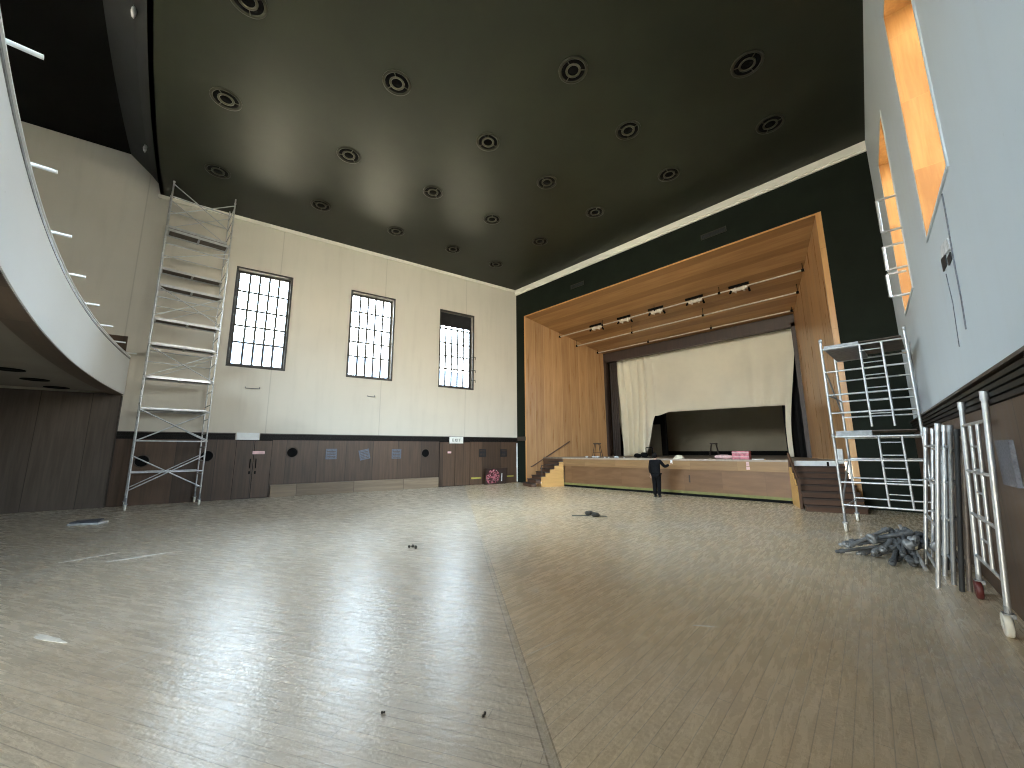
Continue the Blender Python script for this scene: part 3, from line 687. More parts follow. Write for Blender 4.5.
def drape(name, x0, x1, y, z0, z1, mat, label, folds=6, amp=.06):
    vs = []; n = 60; fs = []
    for i in range(n + 1):
        x = x0 + (x1 - x0) * i / n
        for z in (z0, (z0 + z1) / 2, z1): vs.append((x, y + amp * math.sin(folds * 2 * PI * i / n), z))
    for i in range(n):
        for k in range(2): a = i * 3 + k; fs.append((a, a + 1, a + 4, a + 3))
    o = MB().add(vs, fs, True).build(name, mat, fix=False); m = o.modifiers.new('thickness', 'SOLIDIFY'); m.thickness = .02
    return tag(o, label, 'drape')
drape('side_drape', -14.52, -13.98, 22.72, SZ + .01, 7.85, M['drape_b'], 'brown grey drape hanging at the window side of the cream cloth', 4)
drape('side_drape', -14.75, -13.2, 23.6, SZ + .01, 7.85, M['drape_k'], 'black drape behind the gathered end of the cream cloth', 8)
drape('side_drape', -5.1, -3.98, 23.4, SZ + .01, 7.85, M['drape_k'], 'black drape at the scaffold side of the cream cloth', 5)
fl = emp('pale_panel', 'pale panel on the stage behind the gathered cloth', 'panel', (-13.1, 26.6, SZ), 0)  # pale board for the lighter stretch at the left of the back wall
MB().box(-1.2, .30, 0, .05, 0, 2.15).build('board', M['stagepale'], fl); MB().box(-1.2, .3, .05, .12, 1.0, 1.1).build('batten', M['frame_b'], fl)
o = MB().box(-.17, .17, -.12, .12, 0, 6.4).box(-.9, -.17, -.02, .05, 2.15, 4.2).build('black_mast', M['drape_k']); o.location = (-12.75, 26.3, SZ); tag(o, 'tall black post with a black masking board behind the lifted cloth', 'post')

# ---------------------------------------------------------------- things on and by the stage
def stool(loc, rz, label, h=.72):
    e = emp('stool', label, 'stool', loc, rz)
    for sx in (-1, 1):
        for sy in (-1, 1): MB().tube((sx * .26, sy * .2, 0), (sx * .13, sy * .1, h), .02, 8).build('leg', M['frame_b'], e)
    MB().box(-.2, .2, -.16, .16, h, h + .07).build('seat', M['frame_b'], e, .02)
    MB().tube((-.2, -.15, .25), (.2, -.15, .25), .012, 6).tube((-.2, .15, .25), (.2, .15, .25), .012, 6).build('stretcher', M['frame_b'], e)
    return e
stool((-14.1, 20.3, SZ), .3, 'dark four-legged stool on the stage by the honey panelling', .74)
stool((-9.55, 26.2, SZ), .2, 'grey-brown stool at the back of the stage below the lifted cloth', .72)
fr = emp('metal_stand', 'thin black square metal stand on the stage above the person', 'stand', (-9.85, 18.6, SZ), 0)
MB().path([(-.17, 0, 0), (-.17, 0, .50), (.17, 0, .50), (.17, 0, 0)], .022, 8).build('hoop', M['black'], fr); MB().box(-.22, .22, -.12, .12, 0, .04).build('foot', M['black'], fr)
o = MB().blob((-.18, 0, .11), .2, .16, .11, 10, 7, 4, .15).blob((.14, .02, .14), .2, .14, .13, 10, 7, 5, .15).build('bag', M['black']); o.location = (-10.30, 18.6, SZ); tag(o, 'slumped black bag on the stage edge behind the person', 'bag')
cp = emp('cap', 'cream cap lying on the stage edge to the right of the person', 'cap', (-7.78, 17.3, SZ), 0)
MB().lathe([(.20, 0), (.2, .05), (.16, .12), (.08, .16), (0, .17)], n=18).build('crown', M['creamplastic'], cp); MB().box(-.12, .12, -.34, -.16, 0, .02).build('brim', M['creamplastic'], cp)
bx_ = emp('carton', 'pink and white carton standing on the stage edge', 'box', (-5.38, 17.55, SZ), .05)
MB().box(-.3, .3, -.16, .16, 0, .32).build('body', M['pink'], bx_, .008); MB().box(-.3, .3, -.166, .166, .24, .28).box(-.3, .3, -.166, .166, .09, .12).build('white_band', M['palepink'], bx_)
o = MB().blob((0, 0, .09), .38, .12, .09, 14, 8, 8, .06).tube((-.3, 0, .09), (.3, 0, .09), .075, 10).build('parcel', M['palepink']); o.location = (-6.02, 17.5, SZ); tag(o, 'long pale pink wrapped parcel lying beside the pink carton', 'parcel')
o = MB().box(-.2, .2, -.12, .12, 0, .03).build('leaflet', M['sign']); o.location = (-4.75, 17.4, SZ); tag(o, 'white leaflet lying flat on the stage edge', 'leaflet')
tp = emp('paper_cup', 'pale cup hanging label fixed to the yellow stage fascia below the carton', 'label', (-5.02, 16.97, 1.17), 0)
tp.name = 'hanging_tag'; tag(tp, 'small pale tag fixed to the stage front below the pink carton', 'tag')
MB().box(-.05, .05, -.014, 0, .1, .26).build('upper_slip', M['palepink'], tp); MB().box(-.06, .06, -.012, 0, -.03, .08).build('lower_slip', M['palepink'], tp)
rr = random.Random(5)
for i in range(9):
    x = -12.9 + i * .31 + rr.uniform(-.1, .1); s_ = rr.uniform(.05, .11)
    o = MB().blob((0, 0, s_ * .5), s_, s_ * .8, s_ * .5, 7, 5, i, .25).build('crumpled_paper', M['paper']); o.location = (x, 17.15 + rr.uniform(0, .5), SZ)
    tag(o, 'scrap of crumpled pale paper on the stage edge below the gathered cloth', 'paper', 'crumpled papers on the stage edge')

# ---------------------------------------------------------------- things on the window wall
def on_left(name, label, cat, s, z, group=None): return emp(name, label, cat, wl(s, z, .05), ROTL, group)
for i, (s, z) in enumerate(((10.67, 1.8), (9.17, 1.76), (7.59, 1.78), (2.52, 1.78), (1.06, 1.77))):
    lab = ['square grey vent grille on the dark panelling nearest the double door by the tower', 'tilted square grey vent grille on the dark panelling under the middle window',
           'square grey vent grille on the panelling midway between middle and blind window', 'square black vent grille on the panelling above the framed poster', 'square black vent grille on the panelling nearest the stage corner'][i]
    e = on_left('vent_grille', lab, 'vent', s, z, 'square vents on the panelling'); mt = M['grille'] if i < 3 else M['vent_dark']; hw = .24 if i < 3 else .22
    MB().box(-hw, hw, 0, .035, -hw, -hw + .05).box(-hw, hw, 0, .035, hw - .05, hw).box(-hw, -hw + .05, 0, .035, -hw, hw).box(hw - .05, hw, 0, .035, -hw, hw).build('frame', mt, e)
    sl_ = MB()
    for k in range(5): zz = -hw + .07 + k * .075; sl_.box(-hw + .05, hw - .05, 0, .022, zz, zz + .05)
    sl_.build('louvres', mt, e)
    if i == 1: e.rotation_euler = (0, .22, ROTL)
ex = on_left('exit_sign', 'small white exit sign with dark lettering above the double door near the stage', 'sign', 4.25, 2.32)
MB().box(-.42, .42, .03, .10, 0, .36).build('housing', M['sign'], ex, .01)
mk = MB()          # E X I T, mirrored along the wall axis so that it reads from the room
def stroke(x, z, x2, z2): mk.obox((-x, .102, z), (-x2, .102, z2), .012, .035, (0, 1, 0))
for x0 in (-.24,): stroke(x0, .1, x0, .26); [stroke(x0, z, x0 + .09, z) for z in (.115, .18, .245)]
stroke(-.1, .1, .0, .26); stroke(0, .1, -.1, .26); stroke(.07, .1, .07, .26); stroke(.19, .1, .19, .26); stroke(.13, .245, .25, .245)
mk.build('lettering', M['ink'], ex)
o = MB().box(-.40, .40, .0, .05, 0, .30).build('blank_sign', M['white']); place(o, wl(13.98, 2.42, .02), ROTL); tag(o, 'blank white sign box above the double door beside the tall tower', 'sign')
ps = on_left('poster', 'framed pink and red poster leaning on the panelling near the stage', 'poster', 1.78, 0.02)
ps.location = wl(1.78, 0.0, .30); ps.rotation_euler = (math.radians(-9), 0, ROTL)
ps.rotation_mode = 'XYZ'
MB().box(-.74, .74, -.02, .02, 0, .06).box(-.74, .74, -.02, .02, .86, .92).box(-.74, -.68, -.02, .02, 0, .92).box(.68, .74, -.02, .02, 0, .92).build('frame', M['frame_b'], ps)
MB().box(-.69, .69, -.012, .006, .05, .87).build('print', M['poster'], ps)
MB().obox((-.40, .008, .16), (-.38, .008, .60), .06, .004, (0, 1, 0)).build('pale_strip', M['paper'], ps)
for i, (s, z, wd) in enumerate(((14.0, 4.62, .52), (8.99, 4.62, .34))):
    o = MB().path([(-wd / 2, .0, .08), (-wd / 2, .05, .0), (wd / 2, .05, 0), (wd / 2, .05, .06)], .014, 6).build('wall_bracket', M['grille']); place(o, wl(s, z, 0), ROTL)
    tag(o, ('thin metal bracket on the white wall below the window beside the tower', 'thin metal bracket on the white wall below the middle window')[i], 'bracket')

# ---------------------------------------------------------------- tall scaffold tower
TX = Vector((-.03, .99955, 0)); TY = Vector((-.99955, -.03, 0)); TO = Vector((-18.72, -.08, 0)); TL, TW = 1.95, 1.20
tw = emp('scaffold_tower', 'tall aluminium scaffold tower in front of the white wall by the balcony', 'scaffold', TO, math.atan2(TX.y, TX.x))
R_ = .026; TOPZ = 12.15
def castor(x, y, e, wheel):
    c0 = MB().box(x - .05, x + .05, y - .05, y + .05, .2, .23).obox((x - .045, y, .22), (x - .02, y + .03, .1), .012, .05, (0, 1, 0)).obox((x + .045, y, .22), (x + .02, y + .03, .1), .012, .05, (0, 1, 0)).tube((x, y, .22), (x, y, .42), .03, 8)
    k = c0.build('castor', M['alu_d'], e)
    MB().lathe([(.03, -.03), (.10, -.03), (.115, -.02), (.115, .02), (.10, .03), (.03, .03)], (x, y + .02, .115), 18, 'X', True).build('wheel', wheel, k)
for x in (0, TL):
    for y in (0, TW): castor(x, y, tw, M['whitewheel'])
for y in (0, TW): MB().tube((TL, y, 12.1), (TL, y, 12.33), R_).build('end_frame', M['alu'], tw)
lv = [.36, 2.35, 4.5, 6.65, 8.8, 10.6, TOPZ]
for x in (0, TL):
    for a_, b_ in zip(lv, lv[1:]):
        f = MB().tube((x, 0, a_), (x, 0, b_), R_).tube((x, TW, a_), (x, TW, b_), R_)
        n = max(2, int(round((b_ - a_) / .53)))
        for i in range(n): z = a_ + (b_ - a_) * (i + .5) / n; f.tube((x, 0, z), (x, TW, z), .02, 6)
        f.lathe([(R_ + .012, b_ - .06), (R_ + .012, b_ + .0)], (x, 0, 0), 8)
        f.build('end_frame', M['alu'], tw)
def bar(name, p, q, r=.02, mat='alu'): return MB().tube(p, q, r, 8).build(name, M[mat], tw)
for z in (1.24, 2.31, 3.41, 5.72, 7.5, 9.6, 11.5):
    bar('horizontal_bar', (0, -.04, z), (TL, -.04, z), .024)
for z in (1.24, 3.41, 5.3, 5.72, 7.5, 9.6, 11.5): bar('horizontal_bar', (0, TW + .04, z), (TL, TW + .04, z), .02)
for z0, z1 in ((.66, 1.8), (2.31, 3.41), (4.55, 5.65), (6.8, 7.9), (10.75, 12.0)):
    bar('diagonal_brace', (0, -.05, z0), (TL, -.05, z1)); bar('diagonal_brace', (0, -.07, z1), (TL, -.07, z0))
    bar('diagonal_brace', (0, TW + .05, z0), (TL, TW + .05, z1), .017)
bar('diagonal_brace', (0, -.05, 9.0), (TL, -.05, 9.85)); bar('diagonal_brace', (0, TW + .05, 12.0), (TL, TW + .05, 10.8), .017); bar('diagonal_brace', (0, -.1, 3.38), (TL, -.1, 2.36), .018)
for z, y0, y1 in ((4.52, 0.03, .62), (5.74, .06, .62), (6.66, .03, .62), (7.95, .03, .62), (8.82, .66, 1.24), (10.15, .03, .62), (10.55, .66, 1.24), (3.44, .66, 1.24)):
    pf = MB().box(.03, TL - .03, y0, y0 + .04, z, z + .09).box(.03, TL - .03, y1 - .04, y1, z, z + .09).box(.03, .08, y0, y1, z, z + .09).box(TL - .08, TL - .03, y0, y1, z, z + .09).box(.03, TL - .03, y0 + .04, y1 - .04, z + .06, z + .075)
    pf.box(TL / 2 - .03, TL / 2 + .03, y0, y1, z - .01, z + .06)
    p = pf.build('platform_frame', M['alu'], tw); MB().box(.08, TL - .08, y0 + .04, y1 - .04, z + .045, z + .062).build('deck_board', M['deckply'], p)

# ---------------------------------------------------------------- short scaffold tower by the stage
st = emp('scaffold_tower', 'two-lift aluminium scaffold tower with built-in ladders beside the stage steps', 'scaffold', (-1.69, 12.2, 0), 0)
SW, SD = 1.50, 1.95; tw2 = st
for x, y in ((0, 0), (SW, 0), (0, SD), (SW, SD)): castor(x, y, st, M['whitewheel'])
def sframe(y, z0, z1, rungs, ladder, up):
    f = MB().tube((0, y, z0), (0, y, z1), .027).tube((SW, y, z0), (SW, y, z1), .027)
    for z in rungs: f.tube((0, y, z), (SW, y, z), .022)
    f.lathe([(.036, z1 - .09), (.036, z1)], (0, y, 0), 10).lathe([(.036, z1 - .09), (.036, z1)], (SW, y, 0), 10)
    if ladder:
        a, b, q0, q1 = ladder
        f.tube((a, y, q0), (a, y, q1), .022).tube((b, y, q0), (b, y, q1), .022)
        n = int((q1 - q0) / .3)
        for i in range(1, n + 1): z = q0 + (q1 - q0) * i / (n + .5); f.tube((a, y, z), (b, y, z), .014, 6)
    f.build('end_frame', M['alu'], st)
sframe(0, .36, 2.25, (.61, 1.13, 1.64, 2.18), (.80, 1.18, .62, 2.18), 0)
sframe(0, 2.25, 4.60, (2.75, 3.19, 3.76, 4.33), (.72, 1.10, 2.40, 4.33), 1)
sframe(SD, .36, 2.25, (.61, 1.13, 1.64, 2.18), None, 0)
sframe(SD, 2.25, 4.60, (2.75, 3.19, 3.76, 4.33), None, 1)
tw = st
for x in (0, SW):
    bar('horizontal_bar', (x, 0, .55), (x, SD, .55)); bar('diagonal_brace', (x, 0, .65), (x, SD, 1.7)); bar('diagonal_brace', (x, 0, 3.9), (x, SD, 2.8)); bar('guard_rail', (x, 0, 3.2), (x, SD, 3.2))
for z in (2.20, 4.30):
    pf = MB().box(.05, .70, 0.04, SD - .04, z + .02, z + .10); pf.box(.05, .70, 0.02, .06, z, z + .12)
    p = pf.build('platform_frame', M['alu_d'], tw); MB().box(.07, SW - .07, .07, SD - .07, z + .1, z + .12).build('deck_board', M['deckply'], p)
MB().box(-.02, .10, .2, .3, 1.55, 1.9).build('hanging_label', M['white'], tw)

# ---------------------------------------------------------------- loose frames leaning on the wall
def leaning(loc_bot, top_dx, length, width, label, rungs, wheels=None, ladder=False, mat='alu', rz=0.0, dy=0.0, extra=None):
    # local: x up the frame's lean, built directly: uprights at y=0 and y=width going from the floor to the wall
    e = emp('scaffold_ladder', label, 'scaffold section', loc_bot, rz, 'loose scaffold frames against the panelled wall')
    h = math.sqrt(max(.01, length ** 2 - top_dx ** 2)); z0 = .0 if not wheels else .24
    def P(y, t): return (top_dx * t, y + dy * t, z0 + (h - z0) * t)
    for y in (0, width): MB().tube(P(y, 0), P(y, 1), .027, 10).tube(P(y, .955), P(y, 1.0), .036, 10).build('upright', M[mat], e)
    for t in rungs: MB().tube(P(0, t), P(width, t), .021, 8).build('rung', M[mat], e)
    if ladder:
        a, b = width * .36, width * .66; f = MB().tube(P(a, rungs[0]), P(a, rungs[-1]), .02, 8).tube(P(b, rungs[0]), P(b, rungs[-1]), .02, 8)
        for i in range(1, 6): t = rungs[0] + (rungs[-1] - rungs[0]) * i / 6; f.tube(P(a, t), P(b, t), .014, 6)
        f.build('ladder', M[mat], e)
    if wheels:
        for y, m in wheels:
            k = MB().tube((0, y, .10), (0, y, .30), .028, 8).box(-.045, .045, y - .045, y + .045, .19, .23).obox((-.02, y, .21), (-.04, y, .1), .05, .012, (1, 0, 0)).build('castor', M['alu_d'], e)
            MB().lathe([(.03, -.03), (.105, -.03), (.115, -.02), (.115, .02), (.105, .03), (.03, .03)], (-.02, y, .115), 18, 'X', True).build('wheel', M[m], k)
    return e
R4 = (.10, .34, .58, .82)
LZ = .095
leaning((-.24, 8.30, 0), .28, 2.27, 1.50, 'shiny scaffold frame at the front of the leaning stack, beside the tube heap', (.10, .36, .62, .86), rz=LZ)
leaning((-.17, 9.10, 0), .28, 2.27, 1.40, 'scaffold frame leaning second in the stack, shifted toward the short tower', (.12, .36, .60, .84), rz=LZ)
leaning((-.09, 8.62, 0), .25, 2.25, 1.32, 'dull scaffold frame with a built-in ladder, leaning third in the stack', (.14, .38, .62, .86), rz=LZ, mat='alu_d', ladder=True)
leaning((-.02, 8.30, 0), .23, 2.18, 1.30, 'black scaffold frame leaning in the stack behind the aluminium ones', (.16, .42, .66, .86), rz=LZ, mat='rubber')
leaning((.05, 8.36, 0), .20, 2.05, 1.20, 'brownish dull scaffold frame at the back of the stack against the panelling', (.16, .42, .66, .86), rz=LZ, mat='brownalu')
leaning((.28, 6.70, 0), .14, 2.52, 1.38, 'tall wheeled scaffold frame leaning on the wall at the near end, ladder in it', (.13, .36, .60, .86), wheels=((0, 'whitewheel'), (1.38, 'redwheel')), ladder=True, rz=.095)
o = MB().box(-.28, .28, -.035, 0, 0, .46).build('wall_box', M['grille']); place(o, wr(10.75, 1.52, .052), ROTR); tag(o, 'blue-grey box fixed on the panelling behind the tall wheeled frame', 'box')

# pile of couplers and stabiliser feet
pr = random.Random(11)
def pile_piece(p, q, r, i):
    d = Vector(q) - Vector(p)
    m = MB().tube(p, q, r, 8)
    for t in (.04, .9): a_ = Vector(p) + d * t; m.tube(a_, a_ + d.normalized() * .07, r * 1.5, 8)
    m.blob(p, r * 1.3, r * 1.3, r * 1.1, 8, 6)
    o = m.build('scaffold_tube', M['greycast'] if i % 4 else M['alu_d']); return o
cx, cy = -.58, 10.0
for i in range(30):
    t = i / 29; lay = i % 3
    ang = math.radians(188 + 112 * t + pr.uniform(-9, 9)); L = pr.uniform(.5, .8) + (.15 if t < .2 else 0)
    bx0, by0 = cx + pr.uniform(-.22, .25), cy + pr.uniform(-.15, .35)
    z0 = .055 + (.08 * lay) ; hz = .24 + .10 * lay + pr.uniform(-.03, .05)
    p = (bx0 + math.cos(ang) * L, by0 + math.sin(ang) * L, z0 * .9); q = (bx0, by0, hz)
    o = pile_piece(p, q, pr.uniform(.026, .036), i)
    tag(o, 'grey scaffold tube lying in the jumbled heap on the floor beside the short tower', 'tube', 'heap of grey scaffold tubes')
for i in range(5):
    x, y = cx + pr.uniform(-.5, .4), cy - pr.uniform(.2, .7)
    o = MB().lathe([(.02, 0), (.09, 0), (.09, .05), (.05, .07), (.05, .12), (.02, .12)], n=14, closed=True).build('tube_foot', M['creamplastic'] if i == 0 else M['alu_d']); o.location = (x, y, .30 + .02 * i); o.rotation_euler = (1.1, .3 * i, i)
    tag(o, 'round metal foot lying on top of the heap of grey tubes', 'foot', 'round feet on the tube heap')
o = MB().tube((-.66, 10.4, .50), (-.36, 9.05, .06), .028, 10).build('brace_bar', M['alu']); tag(o, 'single bright bar lying slanted over the heap of grey tubes', 'bar')

# ---------------------------------------------------------------- floor debris
def debris(name, loc, sx, sy, h, label, cat, mat='debris', n=5, seed=0):
    r = random.Random(seed); m = MB()
    for i in range(n): m.blob((r.uniform(-sx, sx), r.uniform(-sy, sy), h * .45), sx * r.uniform(.25, .5), sy * r.uniform(.3, .6), h * r.uniform(.4, .6), 8, 6, seed + i, .25)
    o = m.build(name, M[mat]); o.location = loc; tag(o, label, cat); return o
debris('rag', (-7.15, 9.95, 0), .22, .16, .13, 'dark rag with cable lying on the open floor before the stage', 'rag', seed=1)
o = MB().path([(-7.25, 9.9, .015), (-7.45, 9.65, .015), (-7.6, 9.52, .015)], .014, 6).path([(-7.05, 10.0, .015), (-6.85, 10.12, .015), (-6.75, 10.05, .015)], .014, 6).build('loose_cable', M['wire']); tag(o, 'short black cable ends beside the dark rag on the floor', 'cable')
debris('rag', (-7.42, 4.25, 0), .09, .06, .06, 'small dark clump on the floor left of the mitred seam', 'rag', seed=3, n=3)
debris('pebble', (-2.52, 2.06, 0), .022, .018, .02, 'tiny black crumb on the floor in front of the camera', 'crumb', seed=5, n=2)
debris('pebble', (-3.05, 1.53, 0), .022, .018, .02, 'tiny black crumb on the floor in the bright window reflection', 'crumb', seed=6, n=2)
pp = emp('folded_mat', 'grey folded mat lying on the floor below the balcony', 'mat', (-16.1, -.75, 0), 1.1)
MB().box(-.34, .34, -.2, .2, 0, .05).build('lower_fold', M['paper'], pp, .01); MB().prism([(-.3, -.18, .05), (.32, -.18, .05), (.26, .15, .09), (-.32, .18, .07)], (0, 0, .03)).build('upper_fold', M['grille'], pp)
for i, (x, y, w_, rz) in enumerate(((-6.6, -.45, .35, .5), (-11.0, -.4, .5, 1.9), (-2.0, 4.73, .16, .6), (-10.4, .3, .55, 1.7))):
    r = random.Random(i); pts = [(w_ * math.cos(t * PI / 6) * r.uniform(.35, 1), .16 * w_ * math.sin(t * PI / 6) * r.uniform(.3, 1), 0) for t in range(12)]
    o = MB().prism(pts, (0, 0, .002)).build('dust_patch', M['dust']); o.location = (x, y, .0005); o.rotation_euler.z = rz
    tag(o, ('pale plaster dust patch on the floor at the near balcony side', 'long pale dust patch on the floor between balcony and seam', 'small white smear on the bare boards right of the seam', 'faint pale dust patch on the floor toward the tall tower')[i], 'dust', 'pale dust patches on the floor')

# ---------------------------------------------------------------- person
def skin_mesh(name, pts, edges, rad, mat, parent, sub=2, root=0):
    me = bpy.data.meshes.new(name + '_src'); me.from_pydata(pts, edges, []); o = bpy.data.objects.new(name, me); COL.objects.link(o)
    o.modifiers.new('skin', 'SKIN')
    for i, sv in enumerate(me.skin_vertices[0].data):
        r = rad[i]; sv.radius = r if isinstance(r, tuple) else (r, r); sv.use_root = (i == root)
    s = o.modifiers.new('sub', 'SUBSURF'); s.levels = sub; s.render_levels = sub
    dg = bpy.context.evaluated_depsgraph_get(); m2 = bpy.data.meshes.new_from_object(o.evaluated_get(dg)); m2.name = name
    o.modifiers.clear(); o.data = m2; m2.materials.clear(); m2.materials.append(mat)
    for p in m2.polygons: p.use_smooth = True
    if parent: o.parent = parent
    return o
pe = emp('person', 'person in black standing before the stage, one arm raised holding a phone', 'person', (-8.10, 15.75, 0), .22)
SH_L, SH_R = (-.185, -.01, 1.43), (.185, -.01, 1.43)
EL_L, WR_L = (-.235, -.03, 1.14), (-.225, .05, .89)
EL_R, WR_R = (.34, .10, 1.21), (.47, .33, 1.30)
bp = [(0, 0, .93), (0, -.01, 1.08), (0, -.01, 1.28), (0, -.015, 1.43), (0, 0, 1.51), (0, .015, 1.60),
      SH_L, EL_L, WR_L, SH_R, EL_R, WR_R,
      (-.09, 0, .90), (-.09, .02, .49), (-.085, -.02, .09), (.09, 0, .90), (.085, .02, .49), (.075, -.02, .09),
      (-.09, .10, .045), (.085, .10, .045)]
be = [(0, 1), (1, 2), (2, 3), (3, 4), (4, 5), (3, 6), (6, 7), (7, 8), (3, 9), (9, 10), (10, 11), (0, 12), (12, 13), (13, 14), (0, 15), (15, 16), (16, 17), (14, 18), (17, 19)]
br = [(.15, .11), (.135, .10), (.15, .11), (.12, .085), .058, .055, .06, .044, .030, .06, .044, .030, .088, .058, .040, .088, .058, .040, .036, .036]
body = skin_mesh('body', bp, be, br, M['skin'], pe)
hd = MB()
for k in range(1): hd.blob((0, .02, 1.655), .076, .096, .115, 18, 14)
hd.blob((0, .122, 1.645), .014, .02, .024, 8, 6).blob((-.08, .01, 1.65), .012, .022, .033, 8, 6).blob((.08, .01, 1.65), .012, .022, .033, 8, 6)
hd.blob((-.03, .108, 1.672), .012, .008, .008, 8, 6).blob((.03, .108, 1.672), .012, .008, .008, 8, 6).blob((0, .112, 1.605), .024, .008, .007, 8, 6).blob((0, .085, 1.57), .035, .03, .025, 8, 6)
hd.build('head', M['skin'], pe)
MB().blob((0, -.018, 1.672), .088, .098, .112, 18, 12, 2, .02).build('hair', M['hair'], pe)
jp = [(0, 0, .86), (0, -.01, 1.08), (0, -.01, 1.28), (0, -.015, 1.43), (0, 0, 1.49), SH_L, EL_L, (-.227, .04, .93), SH_R, EL_R, (.455, .30, 1.288)]
je = [(0, 1), (1, 2), (2, 3), (3, 4), (3, 5), (5, 6), (6, 7), (3, 8), (8, 9), (9, 10)]
jr = [(.20, .155), (.19, .145), (.20, .15), (.16, .115), .072, .085, .068, .052, .085, .068, .050]
skin_mesh('jacket', jp, je, jr, M['jacket'], pe)
tpn = [(0, 0, .95), (-.092, 0, .88), (-.09, .02, .49), (-.085, -.015, .06), (.092, 0, .88), (.085, .02, .49), (.075, -.015, .06)]
skin_mesh('trousers', tpn, [(0, 1), (1, 2), (2, 3), (0, 4), (4, 5), (5, 6)], [(.175, .14), .118, .092, .080, .118, .092, .080], M['trouser'], pe)
for sx in (-.088, .08):
    MB().blob((sx, .05, .05), .052, .145, .05, 12, 8).box(sx - .045, sx + .045, -.085, .17, 0, .02).build('shoe', M['shoe'], pe)
def hand(wrist, d, side, curl, name='hand'):
    wv = Vector(wrist); d = Vector(d).normalized(); up = Vector((0, 0, 1)); s_ = d.cross(up).normalized() * side; nrm = s_.cross(d).normalized()
    pts = [wv, wv + d * .05, wv + d * .09]; ed = [(0, 1), (1, 2)]; rad = [.024, (.034, .018), (.034, .016)]
    for k, (o_, ln) in enumerate(((-.030, .062), (-.010, .074), (.010, .070), (.029, .055))):
        b0 = len(pts); base_ = wv + d * .095 + s_ * o_
        pts += [base_, base_ + d * ln * .5 - nrm * curl * .012, base_ + d * ln * (1 - .3 * curl) - nrm * curl * .04]; ed += [(2, b0), (b0, b0 + 1), (b0 + 1, b0 + 2)]; rad += [.0095, .009, .0075]
    b0 = len(pts); pts += [wv + d * .045 + s_ * -.036, wv + d * .075 + s_ * -.06, wv + d * .10 + s_ * -.062 - nrm * curl * .02]; ed += [(1, b0), (b0, b0 + 1), (b0 + 1, b0 + 2)]; rad += [.012, .010, .008]
    return skin_mesh(name, [tuple(p) for p in pts], ed, rad, M['skin'], pe, 1)
hand(WR_L, (.02, .08, -1), 1, .5); hand(WR_R, (.45, .75, .35), -1, .7)
ph = MB().box(-.04, .04, -.005, .005, -.08, .08).build('phone', M['phone'], None, .004); ph.rotation_euler = (.15, 0, .5)
ph.location = pe.matrix_basis @ Vector((.535, .435, 1.395)); tag(ph, 'pale phone held up in the raised hand of the person in black', 'phone')

# ---------------------------------------------------------------- outside
gd = MB().box(-120, 60, -60, 90, -.4, -.2).build('ground', M['outground']); tag(gd, 'paved ground outside the hall', 'ground', kind='structure')
hs = emp('neighbouring_house', 'long neighbouring house with a slate roof seen through the barred windows', 'building', (-46, 12, 0), 0)
MB().box(-5, 5, -40, 60, -.2, 9.4).build('wall', M['render_w'], hs)
MB().prism([(5.6, -41, 9.2), (0, -41, 13.0), (-5.6, -41, 9.2)], (0, 102, 0)).build('roof', M['slate'], hs)

# ---------------------------------------------------------------- sky and light
SKY = 11.0
wd = bpy.data.worlds.new('World'); SC.world = wd; wd.use_nodes = True; t = wd.node_tree; t.nodes.clear()
def wn(typ): return t.nodes.new(typ)
tc = wn('ShaderNodeTexCoord'); dp = wn('ShaderNodeSeparateXYZ')
mr = wn('ShaderNodeMapRange'); mr.interpolation_type = 'SMOOTHSTEP'; mr.inputs[1].default_value = .02; mr.inputs[2].default_value = .34
mx = wn('ShaderNodeMix'); mx.data_type = 'RGBA'; mx.inputs[6].default_value = (1.0, .88, .70, 1); mx.inputs[7].default_value = (.76, .885, 1.0, 1)
bg = wn('ShaderNodeBackground'); bg.inputs[1].default_value = 24.0; wo = wn('ShaderNodeOutputWorld')
t.links.new(tc.outputs['Generated'], dp.inputs[0]); t.links.new(dp.outputs[2], mr.inputs[0]); t.links.new(mr.outputs[0], mx.inputs[0])
sz = wn('ShaderNodeMath'); sz.operation = 'MULTIPLY_ADD'; sz.use_clamp = False; sz.inputs[1].default_value = 3.0 * SKY; sz.inputs[2].default_value = SKY   # overcast: brighter overhead
sm_ = wn('ShaderNodeMath'); sm_.operation = 'MAXIMUM'; sm_.inputs[1].default_value = 0.0
t.links.new(dp.outputs[2], sm_.inputs[0]); t.links.new(sm_.outputs[0], sz.inputs[0]); 
r2 = wn('ShaderNodeMapRange'); r2.interpolation_type = 'SMOOTHSTEP'; r2.inputs[1].default_value = .15; r2.inputs[2].default_value = -.85; r2.inputs[3].default_value = 1.0; r2.inputs[4].default_value = 2.2     # sky raised towards the rear to strengthen light from behind the camera
m2 = wn('ShaderNodeMath'); m2.operation = 'MULTIPLY'
t.links.new(dp.outputs[1], r2.inputs[0]); t.links.new(r2.outputs[0], m2.inputs[0]); t.links.new(sz.outputs[0], m2.inputs[1]); r3 = wn('ShaderNodeMapRange'); r3.interpolation_type = 'SMOOTHSTEP'; r3.inputs[1].default_value = -.1; r3.inputs[2].default_value = -.8; r3.inputs[3].default_value = 1.0; r3.inputs[4].default_value = .55     # heavier cloud on the far side
m3 = wn('ShaderNodeMath'); m3.operation = 'MULTIPLY'
t.links.new(dp.outputs[0], r3.inputs[0]); t.links.new(r3.outputs[0], m3.inputs[0]); t.links.new(m2.outputs[0], m3.inputs[1]); t.links.new(m3.outputs[0], bg.inputs[1])
t.links.new(mx.outputs[2], bg.inputs[0]); t.links.new(bg.outputs[0], wo.inputs[0])
wd.cycles.sampling_method = 'AUTOMATIC'
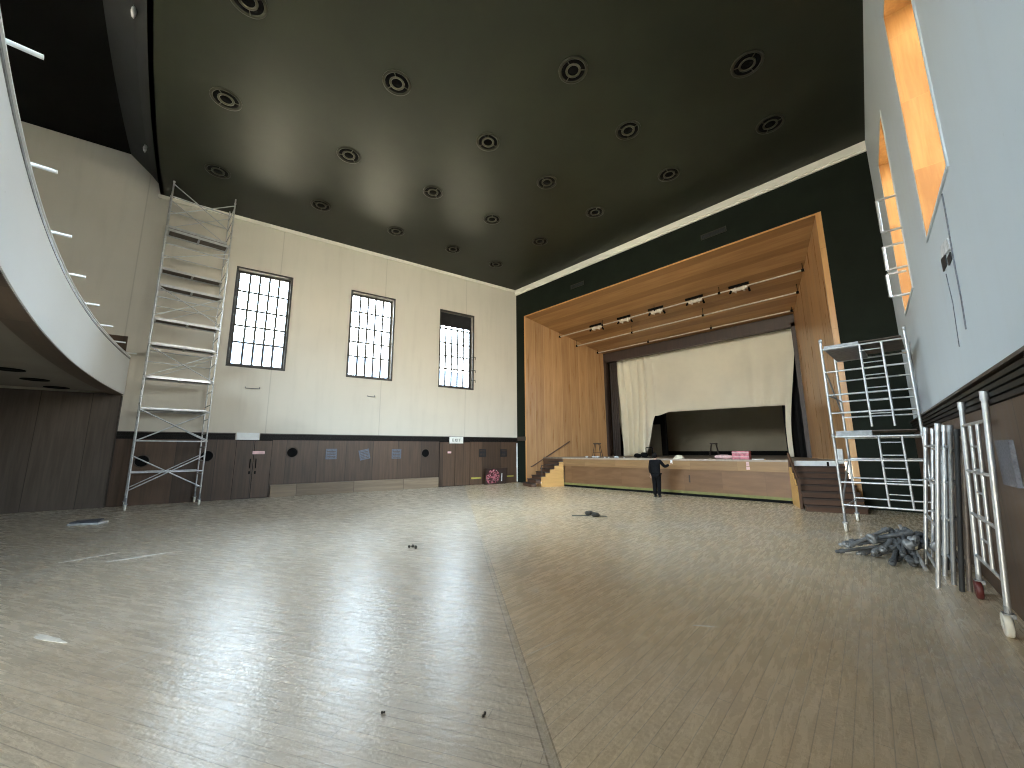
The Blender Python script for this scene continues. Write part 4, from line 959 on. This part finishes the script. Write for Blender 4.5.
def portal(p, n, w_, h_):
    l = bpy.data.lights.new('window_daylight', 'AREA'); l.shape = 'RECTANGLE'; l.size = w_; l.size_y = h_; l.cycles.is_portal = True
    o = bpy.data.objects.new('window_daylight', l); COL.objects.link(o); o.location = p; o.rotation_euler = Vector(n).to_track_quat('-Z', 'Y').to_euler()
    tag(o, 'daylight coming in through a window', 'daylight'); return o
for s0, s1, z0, z1 in WL: portal(wl((s0 + s1) / 2, (z0 + z1) / 2, -.50), (math.cos(A1), -math.sin(A1), 0), s1 - s0, z1 - z0)
for s0, s1, z0, z1 in WB: portal(Vector(((s0 + s1) / 2, YR - .28, (z0 + z1) / 2)), (0, 1, 0), s1 - s0, z1 - z0)  # portals of the added rear openings
for s0, s1, z0, z1 in WR: portal(wr((s0 + s1) / 2, (z0 + z1) / 2, -.74), (-math.cos(A2), -math.sin(A2), 0), s1 - s0, z1 - z0)

# ---------------------------------------------------------------- camera
cam = bpy.data.cameras.new('camera'); co = bpy.data.objects.new('camera', cam); COL.objects.link(co); SC.camera = co
cam.sensor_fit = 'HORIZONTAL'; cam.sensor_width = 36; cam.lens = .9863 * 400 / 1024 * 36; cam.clip_start = .05; cam.clip_end = 500
p_, r_, y_ = .1674, -.006, .8164
F = Vector((-math.sin(y_) * math.cos(p_), math.cos(y_) * math.cos(p_), math.sin(p_))); Rv = Vector((math.cos(y_), math.sin(y_), 0)); U = Rv.cross(F)
R2 = Rv * math.cos(r_) + U * math.sin(r_); U2 = U * math.cos(r_) - Rv * math.sin(r_)
co.matrix_world = Matrix(((R2.x, U2.x, -F.x, 0), (R2.y, U2.y, -F.y, 0), (R2.z, U2.z, -F.z, 1.9034), (0, 0, 0, 1)))

SC.view_settings.view_transform = 'Standard'; SC.view_settings.look = 'None'; SC.view_settings.exposure = 1.13; SC.view_settings.gamma = 1.0
SC.view_settings.use_curve_mapping = False
SC.cycles.pixel_filter_type = 'BLACKMAN_HARRIS'; SC.cycles.filter_width = 1.1
SC.cycles.max_bounces = 12; SC.cycles.diffuse_bounces = 8; SC.cycles.sample_clamp_indirect = 8.0
